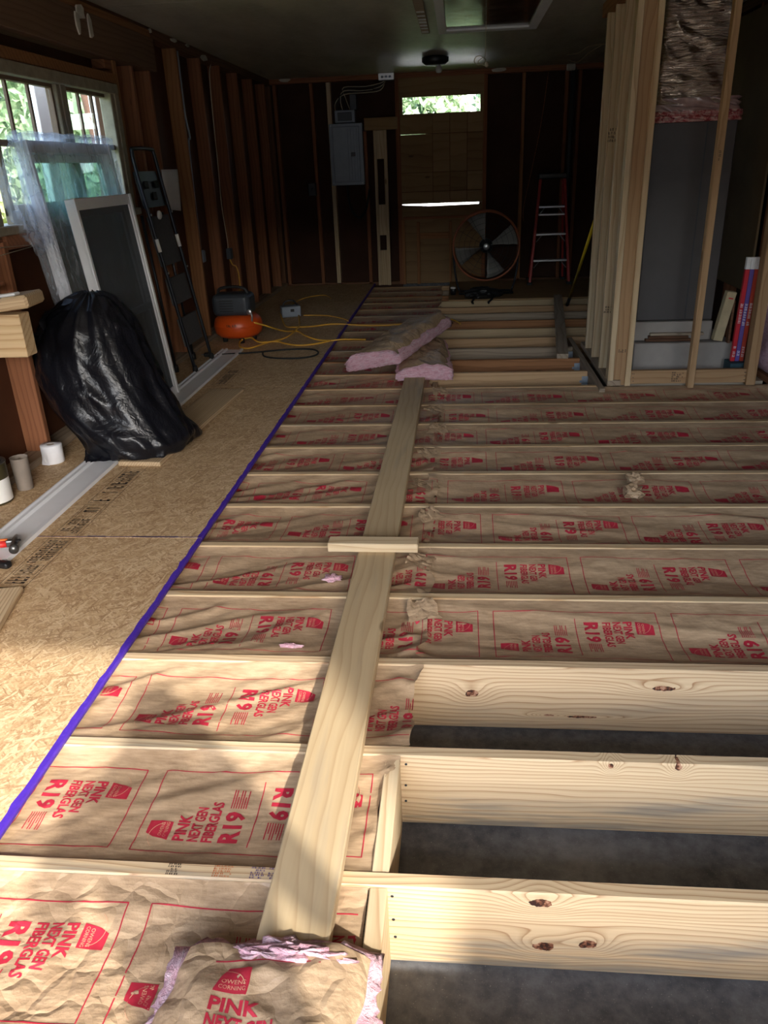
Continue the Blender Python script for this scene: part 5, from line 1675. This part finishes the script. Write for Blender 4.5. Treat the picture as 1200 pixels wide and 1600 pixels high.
# hammer on the trim strip
hm = thing('hammer', (-1.80, 2.68, 0.05), 'hammer with steel head and red and orange grip on the white trim', 'hammer')
tube('grip', [(-2.22, 2.60, 0.065), (-2.0, 2.655, 0.063), (-1.835, 2.70, 0.062)], [0.019, 0.017, 0.014], M['red_grip'], hm, 12, n=4)
tube('grip_inlay', [(-2.22, 2.61, 0.077), (-2.0, 2.665, 0.075), (-1.835, 2.71, 0.072)], [0.014, 0.013, 0.009], M['orange_grip'], hm, 10, n=4)
add('neck', boxmesh(0.04, 0.022, 0.03, 0.006, 2).copy(), M['brush_metal'], hm, T(-1.82, 2.705, 0.063) @ Matrix.Rotation(.27, 4, 'Z'))
tube('head', [(-1.775, 2.645, 0.063), (-1.785, 2.665, 0.063), (-1.789, 2.672, 0.063), (-1.80, 2.70, 0.063), (-1.815, 2.73, 0.063), (-1.835, 2.775, 0.058), (-1.862, 2.82, 0.045)], [0.019, 0.019, 0.014, 0.017, 0.015, 0.010, 0.004], M['brush_metal'], hm, 14)
add('face_ring', lathemesh([(0.011, 0), (0.011, 0.002)], 14), M['black_plastic'], hm, T(-1.783, 2.70, 0.078))
sb = thing('hand_brush', (-1.80, 2.56, 0.035), 'dark handled brush lying at the near end of the white trim', 'brush')
add('head', boxmesh(0.09, 0.035, 0.028, 0.010, 2).copy(), M['black_plastic'], sb, T(-1.80, 2.575, 0.0345) @ Matrix.Rotation(-.15, 4, 'Z'))
tube('handle', [(-1.84, 2.58, 0.034), (-1.98, 2.60, 0.033), (-2.1, 2.6, 0.033)], [0.011, 0.010, 0.011], M['black_plastic'], sb, 8, n=3)

# ------------------------------------------------------------------ compressor, hoses
co = thing('air_compressor', (-1.965, 6.9, 0.019), 'orange pancake air compressor with dark motor cover by the left wall', 'compressor')
add('tank', lathemesh([(0.10, 0.045), (0.17, 0.05), (0.205, 0.08), (0.213, 0.12), (0.213, 0.165), (0.20, 0.205), (0.16, 0.235), (0.05, 0.245)], 40), M['orange_paint'], co, T(-1.965, 6.92, 0.019))
add('tank_seam', lathemesh([(0.213, 0.138), (0.2165, 0.140), (0.2165, 0.148), (0.213, 0.15)], 40, False), M['orange_paint'], co, T(-1.965, 6.92, 0.019))
for a in (0.4, 1.97, 3.54, 5.11):
    add('foot', lathemesh([(0.022, 0), (0.024, 0.03), (0.018, 0.07)], 12), M['rubber'], co, T(-1.965 + .13 * math.cos(a), 6.92 + .13 * math.sin(a), 0.0195))
add('motor_cover', boxmesh(0.34, 0.26, 0.19, 0.05, 4).copy(), M['panel_dark'], co, T(-1.985, 6.92, 0.345))
for q in range(5):
    add('vent_slot', boxmesh(0.12, 0.006, 0.008, 0).copy(), M['black_plastic'], co, T(-2.02, 6.790, 0.30 + q * 0.022))
add('pressure_gauge', lathemesh([(0.022, 0), (0.024, 0.004), (0.024, 0.018), (0.02, 0.022)], 16), M['alum'], co, T(-1.82, 6.80, 0.29) @ Matrix.Rotation(math.pi / 2, 4, 'X'))
tube('pipe', [(-1.81, 6.80, 0.20), (-1.80, 6.79, 0.26), (-1.82, 6.80, 0.30)], 0.009, M['alum'], co, 8, n=3)
tube('carry_handle', [(-2.12, 6.92, 0.43), (-2.10, 6.92, 0.475), (-1.99, 6.92, 0.49), (-1.88, 6.92, 0.475), (-1.85, 6.92, 0.42)], 0.013, M['black_plastic'], co, 8, n=4)
R = []
V, F = [], []
rnd = random.Random(2)
for (u0, u1, v0, v1) in bars(-0.09, 0.05, 0, 0.020, rnd, 0.03):
    b = len(V)
    for (u, v) in ((u0, v0), (u1, v0), (u1, v1), (u0, v1)):
        a = -math.pi / 2 + u / 0.214
        V.append((0.2142 * math.cos(a), 0.2142 * math.sin(a), 0.145 + .012 + v))
    F.append((b, b + 1, b + 2, b + 3))
add('tank_lettering', pydata('let', V, F), M['ink_black'], co, T(-1.965, 6.92, 0.019))

ZH = 0.019
def hose(name, label, pts, r, mat, cat='hose'):
    th = thing(name, (pts[0][0], pts[0][1], ZH), label, cat)
    tube('line', pts, r, mat, th, 8, n=7)
    return th
hz = ZH + 0.0075
hose('air_hose', 'yellow air hose looping over the floor sheets from the compressor', [(-1.81, 6.80, 0.20), (-1.70, 6.88, 0.15), (-1.60, 7.1, 0.06), (-1.50, 7.25, hz), (-1.38, 6.98, hz + .012), (-1.25, 6.85, hz), (-1.12, 6.80, hz), (-1.02, 6.82, 0.03), (-0.92, 6.86, 0.02), (-0.82, 6.90, 0.009)], 0.0075, M['yellow'])
hose('air_hose', 'yellow hose crossing the bare joists to the pink insulation and back', [(-1.82, 8.0, 0.06), (-1.68, 7.55, hz), (-1.56, 7.38, hz + .014), (-1.40, 7.48, hz), (-1.20, 7.58, hz), (-0.95, 7.58, 0.008), (-0.70, 7.55, 0.009), (-0.45, 7.62, 0.012), (-0.22, 7.85, 0.014), (-0.06, 7.75, 0.012), (0.02, 7.55, 0.008)], 0.0075, M['yellow'])
hose('air_hose', 'yellow hose with a tight loop beside the orange tank', [(-1.62, 7.95, 0.05), (-1.55, 7.6, hz), (-1.50, 7.3, hz + .03), (-1.55, 6.98, hz), (-1.68, 6.76, hz), (-1.78, 6.55, hz), (-1.88, 6.60, hz), (-1.915, 6.75, hz + .02), (-1.85, 6.85, hz + .03), (-1.74, 6.72, hz + .014), (-1.60, 6.80, hz), (-1.5, 6.7, hz), (-1.36, 6.62, hz), (-1.22, 6.68, hz), (-1.12, 6.79, hz)], 0.0075, M['yellow'])
hose('extension_cord', 'thin yellow cord arching behind the metal box', [(-1.83, 8.5, hz), (-1.86, 8.9, hz), (-1.78, 9.3, hz), (-1.6, 9.45, hz), (-1.48, 9.2, hz)], 0.005, M['yellow'], 'cord')
hose('extension_cord', 'thin yellow cord running right of the metal box over the floor sheet', [(-1.60, 8.1, hz), (-1.35, 8.05, hz), (-1.15, 7.85, hz), (-1.08, 7.72, 0.026)], 0.005, M['yellow'], 'cord')
hose('power_cord', 'black power cord lying in a wide flat loop near the trim end', [(-2.06, 6.28, hz), (-1.90, 6.33, hz), (-1.70, 6.37, hz), (-1.45, 6.46, hz), (-1.25, 6.46, hz), (-1.16, 6.36, hz), (-1.16, 6.22, hz), (-1.27, 6.13, hz), (-1.45, 6.14, hz), (-1.58, 6.22, hz), (-1.62, 6.34, hz + .012)], 0.007, M['rubber'], 'cord')
pg = thing('cord_plug', (-2.07, 6.26, ZH), 'black plug end of the power cord by the ladder foot', 'plug')
add('plug', boxmesh(0.06, 0.04, 0.035, 0.010, 2).copy(), M['black_plastic'], pg, T(-2.07, 6.27, ZH + .018))
for dy in (-.008, .008):
    add('prong', boxmesh(0.022, 0.002, 0.007, 0).copy(), M['alum'], pg, T(-2.11, 6.27 + dy, ZH + .02))
mb = thing('metal_box', (-1.72, 8.1, ZH), 'grey metal box on the floor where the yellow hoses meet', 'box')
add('case', boxmesh(0.20, 0.13, 0.11, 0.012, 2).copy(), M['panel_grey'], mb, T(-1.73, 8.09, ZH + .056) @ Matrix.Rotation(.35, 4, 'Z'))
tube('handle', [(-1.80, 8.06, 0.125), (-1.78, 8.07, 0.17), (-1.70, 8.10, 0.18), (-1.66, 8.12, 0.125)], 0.009, M['black_plastic'], mb, 8, n=3)
add('latch', boxmesh(0.04, 0.008, 0.03, 0.002).copy(), M['black_plastic'], mb, T(-1.70, 8.035, ZH + .07) @ Matrix.Rotation(.35, 4, 'Z'))

# ------------------------------------------------------------------ back wall fittings
ep = thing('fuse_panel', (-1.35, BS, 1.22), 'grey electrical panel with ribbed door on the end wall', 'electrical panel')
EY = BS - 0.09
box('back_box', -1.545, -1.155, EY + .01, BS + .05, 1.22, 1.885, M['panel_grey'], ep, 0.004)
box('cover', -1.555, -1.148, EY, EY + .012, 1.21, 1.892, M['panel_grey'], ep, 0.004)
dd = box('panel_door', -1.515, -1.19, EY - .014, EY, 1.245, 1.86, M['panel_grey'], ep, 0.006)
for x in (-1.33, -1.295, -1.26, -1.225):
    box('rib', x - .004, x + .004, EY - .019, EY - .014, 1.27, 1.835, M['panel_grey'], dd, 0.002)
box('latch', -1.295, -1.245, EY - .022, EY - .014, 1.53, 1.575, M['panel_dark'], dd, 0.002)
for (x, z) in ((-1.175, 1.232), (-1.53, 1.232), (-1.175, 1.87), (-1.53, 1.87)):
    add('screw', lathemesh([(0.008, 0), (0.008, 0.004)], 8), M['alum'], ep, T(x, EY, z) @ Matrix.Rotation(math.pi / 2, 4, 'X'))
eb = thing('junction_box', (-1.35, BS, 1.9), 'smaller grey junction box above the electrical panel', 'junction box')
box('case', -1.475, -1.235, BS - .08, BS + .05, 1.90, 2.035, M['panel_grey'], eb, 0.004)
box('cover', -1.44, -1.27, BS - .086, BS - .08, 1.92, 2.01, M['panel_dark'], eb, 0.003)
box('conduit', -1.29, -1.21, BS - .06, BS + .04, 2.035, 2.20, M['panel_dark'], eb, 0.004)
rw = random.Random(12)
wi = thing('wire_bundle', (-1.1, BS, 2.2), 'tangle of cables above the electrical panel', 'cables')
for q in range(7):
    z = 2.20 + q * 0.012
    tube('wire', [(-1.47 + q * .03, BS - .03, 2.03), (-1.46 + q * .02, BS - .04, 2.12 + q * .008), (-1.35, BS - .05 - .004 * q, z), (-1.1, BS - .05, z + .01 + rw.uniform(-.02, .02)), (-0.92, BS - .03, z + .03), (-0.86, BS - .01, 2.33)], 0.005, M['black_plastic'] if q % 3 else M['cream_cord'], wi, 6, n=4)
lc = thing('drop_cable', (-1.25, BS, 1.0), 'black cable looping below the electrical panel', 'cable')
tube('cable', [(-1.37, BS - .03, 1.22), (-1.36, BS - .04, 1.05), (-1.32, BS - .05, 0.90), (-1.24, BS - .05, 0.83), (-1.16, BS - .04, 0.90), (-1.12, BS - .02, 1.05), (-1.10, BS - .01, 1.15)], 0.014, M['rubber'], lc, 8, n=5)
sw = thing('wall_switch', (-1.81, BS, 1.2), 'small black switch box on the end wall', 'switch')
box('case', -1.86, -1.765, BS - .06, BS + .02, 1.10, 1.25, M['black_plastic'], sw, 0.006)
box('toggle', -1.82, -1.80, BS - .075, BS - .06, 1.16, 1.19, M['rubber'], sw, 0.003)
jb = thing('ceiling_junction_box', (-0.84, BS - .03, 2.33), 'shiny metal junction box at the ceiling line above the wires', 'junction box')
box('case', -0.935, -0.75, BS - .09, BS - .002, 2.325, 2.398, M['alum'], jb, 0.004)
for x in (-0.89, -0.845, -0.80):
    add('knockout', lathemesh([(0.014, 0), (0.014, 0.003)], 10), M['galv'], jb, T(x, BS - .09, 2.36) @ Matrix.Rotation(math.pi / 2, 4, 'X'))
pp = thing('vent_pipe', (1.30, BS - .03, 0), 'bluish plastic pipe running up the end wall beside two studs', 'pipe')
tube('pipe', [(1.315, BS - .03, 0.0), (1.315, BS - .03, 2.36)], 0.028, M['panel_dark'], pp, 14)
add('fitting', boxmesh(0.10, 0.06, 0.07, 0.015, 2).copy(), M['plaster'], pp, T(1.28, BS - .05, 2.365))
add('fitting', lathemesh([(0.028, 0), (0.036, 0.005), (0.036, 0.05), (0.028, 0.055)], 14), M['panel_dark'], pp, T(1.315, BS - .03, 1.0))
cw = thing('ceiling_wire', (1.2, 8.9, CEIL), 'loose thin wires drooping at the ceiling beside the closet', 'wire')
tube('wire', [(1.12, 9.4, 2.392), (1.18, 9.0, 2.36), (1.25, 8.8, 2.39), (1.40, 8.6, 2.38)], 0.004, M['cream_cord'], cw, 6, n=5)
tube('wire', [(1.20, 9.9, 2.39), (1.24, 9.5, 2.33), (1.30, 9.1, 2.37), (1.36, 8.8, 2.39)], 0.004, M['cream_cord'], cw, 6, n=5)
hc = thing('hanging_wire', (0.85, BS - .02, 1.0), 'thin brown wire hanging slantwise on the end wall', 'wire')
tube('wire', [(1.03, BS - .01, 2.33), (0.97, BS - .02, 1.8), (0.88, BS - .02, 1.3), (0.80, BS - .02, 0.9), (0.80, BS - .02, 0.72)], 0.005, M['stud_old'], hc, 6, n=5)

# plywood over the joists where the fan stands
py = box('plywood_sheet', -0.11, 2.04, 8.93, 10.39, 0.0005, 0.0165, M['ply'], None, 0.001)
tag(py, 'dusty plywood sheet on the rear joists under the fan and ladder', 'plywood')
# drum fan
FC = Vector((0.315, 9.35, 0.535)); FR = 0.372
fn = thing('drum_fan', (0.315, 9.4, 0.017), 'big round drum fan with orange rim standing at the back', 'fan')
tube('front_rim', [FC + Vector((FR * math.cos(a), -.0, FR * math.sin(a))) for a in np.linspace(0, 2 * math.pi, 64, endpoint=False)], 0.012, M['fan_rim'], fn, 8, closed=True)
tube('rear_rim', [FC + Vector((FR * math.cos(a), .20, FR * math.sin(a))) for a in np.linspace(0, 2 * math.pi, 64, endpoint=False)], 0.010, M['fan_rim'], fn, 8, closed=True)
V, F = [], []
n = 64
for r_, yy in ((FR, 0.0), (FR, 0.20), (FR - .006, 0.20), (FR - .006, 0.0)):
    V += [FC + Vector((r_ * math.cos(2 * math.pi * k / n), yy, r_ * math.sin(2 * math.pi * k / n))) for k in range(n)]
for q in range(4):
    for k in range(n):
        F.append((q * n + k, q * n + (k + 1) % n, ((q + 1) % 4) * n + (k + 1) % n, ((q + 1) % 4) * n + k))
add('drum', pydata('drum', V, F, True), M['black_metal'], fn)
for r_ in (0.07, 0.13, 0.19, 0.25, 0.31):
    tube('guard_ring', [FC + Vector((r_ * math.cos(a), -.012 - .02 * (1 - r_ / FR), r_ * math.sin(a))) for a in np.linspace(0, 2 * math.pi, 40, endpoint=False)], 0.0016, M['black_metal'], fn, 5, closed=True)
for k in range(12):
    a = math.pi * 2 * k / 12
    tube('guard_spoke', [FC + Vector((.03 * math.cos(a), -.03, .03 * math.sin(a))), FC + Vector((FR * math.cos(a), -.004, FR * math.sin(a)))], 0.0018, M['black_metal'], fn, 5)
add('hub_badge', lathemesh([(0.034, 0), (0.036, 0.006), (0.03, 0.012)], 24), M['alum'], fn, T(FC.x, FC.y - .03, FC.z) @ Matrix.Rotation(math.pi / 2, 4, 'X'))
add('motor', lathemesh([(0.06, -0.16), (0.075, -0.14), (0.075, -0.03), (0.05, 0.0)], 24), M['black_metal'], fn, T(FC.x, FC.y + .03, FC.z) @ Matrix.Rotation(math.pi / 2, 4, 'X'))
for k in range(4):
    a0 = 0.35 + k * math.pi / 2
    V, F = [], []
    for i in range(7):
        r_ = 0.05 + (FR - .07) * i / 6
        hw = 0.10 + 0.30 * (i / 6) ** .6
        for j in range(7):
            th_ = a0 + (j / 6 - .5) * 2 * hw * (0.9 if i < 5 else .8)
            V.append(FC + Vector((r_ * math.cos(th_), 0.07 + 0.09 * (j / 6 - .5), r_ * math.sin(th_))))
    for i in range(6):
        for j in range(6):
            a = i * 7 + j
            F.append((a, a + 7, a + 8, a + 1))
    o = add('blade', pydata('blade', V, F, True), M['fan_blade'], fn)
    md = o.modifiers.new('t', 'SOLIDIFY'); md.thickness = 0.003
for s in (-1, 1):
    tube('stand_leg', [(FC.x + s * .30, FC.y - .10, 0.032), (FC.x + s * .30, FC.y + .10, 0.032), (FC.x + s * .33, FC.y + .10, 0.12), (FC.x + s * .36, FC.y + .10, 0.30), (FC.x + s * .375, FC.y + .10, FC.z)], 0.012, M['black_metal'], fn, 8, n=3)
tube('stand_bar', [(FC.x - .30, FC.y + .10, 0.032), (FC.x + .30, FC.y + .10, 0.032)], 0.012, M['black_metal'], fn, 8)
tube('stand_bar', [(FC.x - .30, FC.y - .10, 0.032), (FC.x + .30, FC.y - .10, 0.032)], 0.012, M['black_metal'], fn, 8)
# black tool bag in front of the fan
gb = thing('tool_bag', (0.27, 9.02, 0.017), 'crumpled black tool bag with straps lying before the fan', 'bag')
bm = bmesh.new(); bmesh.ops.create_icosphere(bm, subdivisions=4, radius=1.0)
for v in bm.verts:
    r = 0.85 + 0.45 * (float(ridge(v.co.x * 1.6 + 4, v.co.y * 1.6 + v.co.z * 1.3, 4)) - .5)
    v.co = Vector((v.co.x * 0.22 * r, v.co.y * 0.13 * r, max(v.co.z * 0.075 * r, -0.045)))
me = bpy.data.meshes.new('toolbag'); bm.to_mesh(me); bm.free()
add('body', me, M['black_plastic'], gb, T(0.27, 9.02, 0.063))
tube('strap', [(0.20, 8.93, 0.06), (0.17, 8.86, 0.03), (0.15, 8.80, 0.008), (0.16, 8.72, 0.006)], 0.011, M['rubber'], gb, 6, n=4)
tube('strap', [(0.38, 8.93, 0.06), (0.37, 8.85, 0.03), (0.33, 8.78, 0.008), (0.33, 8.72, 0.006)], 0.011, M['rubber'], gb, 6, n=4)
sp_ = thing('small_container', (-0.02, 9.2, 0.017), 'small black and white item beside the tool bag', 'small item')
add('body', lathemesh([(0.03, 0), (0.035, 0.06), (0.03, 0.07)], 14), M['black_plastic'], sp_, T(-0.06, 9.3, 0.017))
add('lid', lathemesh([(0.032, 0.07), (0.032, 0.085), (0.01, 0.09)], 14), M['paper'], sp_, T(-0.06, 9.3, 0.017))

# red A-frame ladder
al = thing('red_ladder', (1.1, 10.05, 0.017), 'red fibreglass A-frame ladder with pale steps at the end wall', 'ladder')
LA, LB = Vector((0.865, 9.93, 0.02)), Vector((1.335, 9.93, 0.02))
TA, TB = Vector((0.965, 10.13, 1.20)), Vector((1.245, 10.13, 1.20))
for (a, b) in ((LA, TA), (LB, TB)):
    lumber('rail', a, b, 0.03, 0.065, (1, 0, 0), M['red_fib'], al)
for (a, b) in (((0.89, 10.36, 0.02), (0.975, 10.19, 1.18)), ((1.31, 10.36, 0.02), (1.235, 10.19, 1.18))):
    lumber('rear_rail', a, b, 0.025, 0.035, (1, 0, 0), M['red_fib'], al)
for z in (0.295, 0.59, 0.895):
    t = (z - .02) / 1.18
    a, b = lp3(LA, TA, t), lp3(LB, TB, t)
    stp = box('step', a.x + .015, b.x - .015, a.y - .045, a.y + .045, z - .012, z + .012, M['alum'], al, 0.003)
    for (p, s) in ((a, 1), (b, -1)):
        tube('brace', [(p.x + s * .02, a.y - .03, z - .085), (p.x + s * .08, a.y - .03, z - .012)], 0.006, M['alum'], stp, 6)
t = (.81 - .02) / 1.18
a, b = lp3(LA, TA, t), lp3(LB, TB, t)
box('pail_shelf', a.x + .02, b.x - .02, a.y - .06, a.y + .02, .80, .82, M['alum'], al, 0.003)
box('top_cap', 0.94, 1.27, 10.08, 10.23, 1.20, 1.26, M['black_plastic'], al, 0.012, 2)
for (p) in (LA, LB, Vector((0.89, 10.36, .02)), Vector((1.31, 10.36, .02))):
    box('shoe', p.x - .03, p.x + .03, p.y - .04, p.y + .035, 0.017, 0.05, M['rubber'], al, 0.004)

# yellow pole leaning on the closet
yp = thing('yellow_pole', (1.05, 8.0, 0), 'yellow pole with black foot leaning behind the closet studs', 'pole')
P0, P1 = Vector((0.985, 7.90, 0.0)), Vector((1.03, 6.62, 1.05))
P0 = Vector((1.13, 8.42, 0.004)); P1 = Vector((1.075, 6.62, 1.0))
pm = lp3(P0, P1, 0.13)
tube('pole', [pm, P1], 0.013, M['yellow_paint'], yp, 10)
tube('foot', [P0 + Vector((0, 0, .012)), pm], 0.017, M['black_plastic'], yp, 10)

# ------------------------------------------------------------------ the photographer, behind the camera, who casts the long shadow
pe = thing('person', (0.24, -0.38, SLAB), 'person standing in the doorway whose shadow falls over the paper-faced bays', 'person')
def skin_body():
    px, py = 0.24, -0.40
    J = {'pelvis': (px, py, 0.72), 'waist': (px, py, 0.88), 'chest': (px, py, 1.08), 'neck': (px, py + .02, 1.26), 'chin': (px, py + .04, 1.32), 'head': (px, py + .045, 1.40), 'crown': (px, py + .04, 1.47),
         'lsh': (px - .19, py, 1.18), 'lel': (px - .37, py + .06, 0.93), 'lha': (px - .16, py + .30, 1.20), 'rsh': (px + .19, py, 1.18), 'rel': (px + .25, py + .10, 0.96), 'rha': (px - .06, py + .30, 1.22),
         'lhip': (px - .10, py, 0.66), 'lkn': (px - .12, py + .02, 0.26), 'lan': (px - .13, py - .01, SLAB + .09), 'lto': (px - .14, py + .14, SLAB + .035),
         'rhip': (px + .10, py, 0.66), 'rkn': (px + .12, py + .02, 0.26), 'ran': (px + .13, py - .01, SLAB + .09), 'rto': (px + .14, py + .14, SLAB + .035)}
    Rr = {'pelvis': (.17, .12), 'waist': (.15, .11), 'chest': (.18, .13), 'neck': (.06, .06), 'chin': (.075, .08), 'head': (.085, .10), 'crown': (.06, .07), 'lsh': (.07, .07), 'rsh': (.07, .07), 'lel': (.065, .065), 'rel': (.045, .045), 'lha': (.035, .035), 'rha': (.035, .035),
          'lhip': (.09, .09), 'rhip': (.09, .09), 'lkn': (.06, .06), 'rkn': (.06, .06), 'lan': (.045, .05), 'ran': (.045, .05), 'lto': (.045, .03), 'rto': (.045, .03)}
    E = [('pelvis', 'waist'), ('waist', 'chest'), ('chest', 'neck'), ('neck', 'chin'), ('chin', 'head'), ('head', 'crown'), ('chest', 'lsh'), ('lsh', 'lel'), ('lel', 'lha'), ('chest', 'rsh'), ('rsh', 'rel'), ('rel', 'rha'),
         ('pelvis', 'lhip'), ('lhip', 'lkn'), ('lkn', 'lan'), ('lan', 'lto'), ('pelvis', 'rhip'), ('rhip', 'rkn'), ('rkn', 'ran'), ('ran', 'rto')]
    ks = list(J)
    me = bpy.data.meshes.new('body')
    me.from_pydata([J[k] for k in ks], [(ks.index(a), ks.index(b)) for a, b in E], [])
    o = add('body', me, M['shirt'], pe)
    md = o.modifiers.new('skin', 'SKIN')
    lay = me.skin_vertices[0].data
    for i, k in enumerate(ks):
        lay[i].radius = Rr[k]
    lay[0].use_root = True
    s2 = o.modifiers.new('sub', 'SUBSURF'); s2.levels = 2; s2.render_levels = 2
    return o
skin_body()
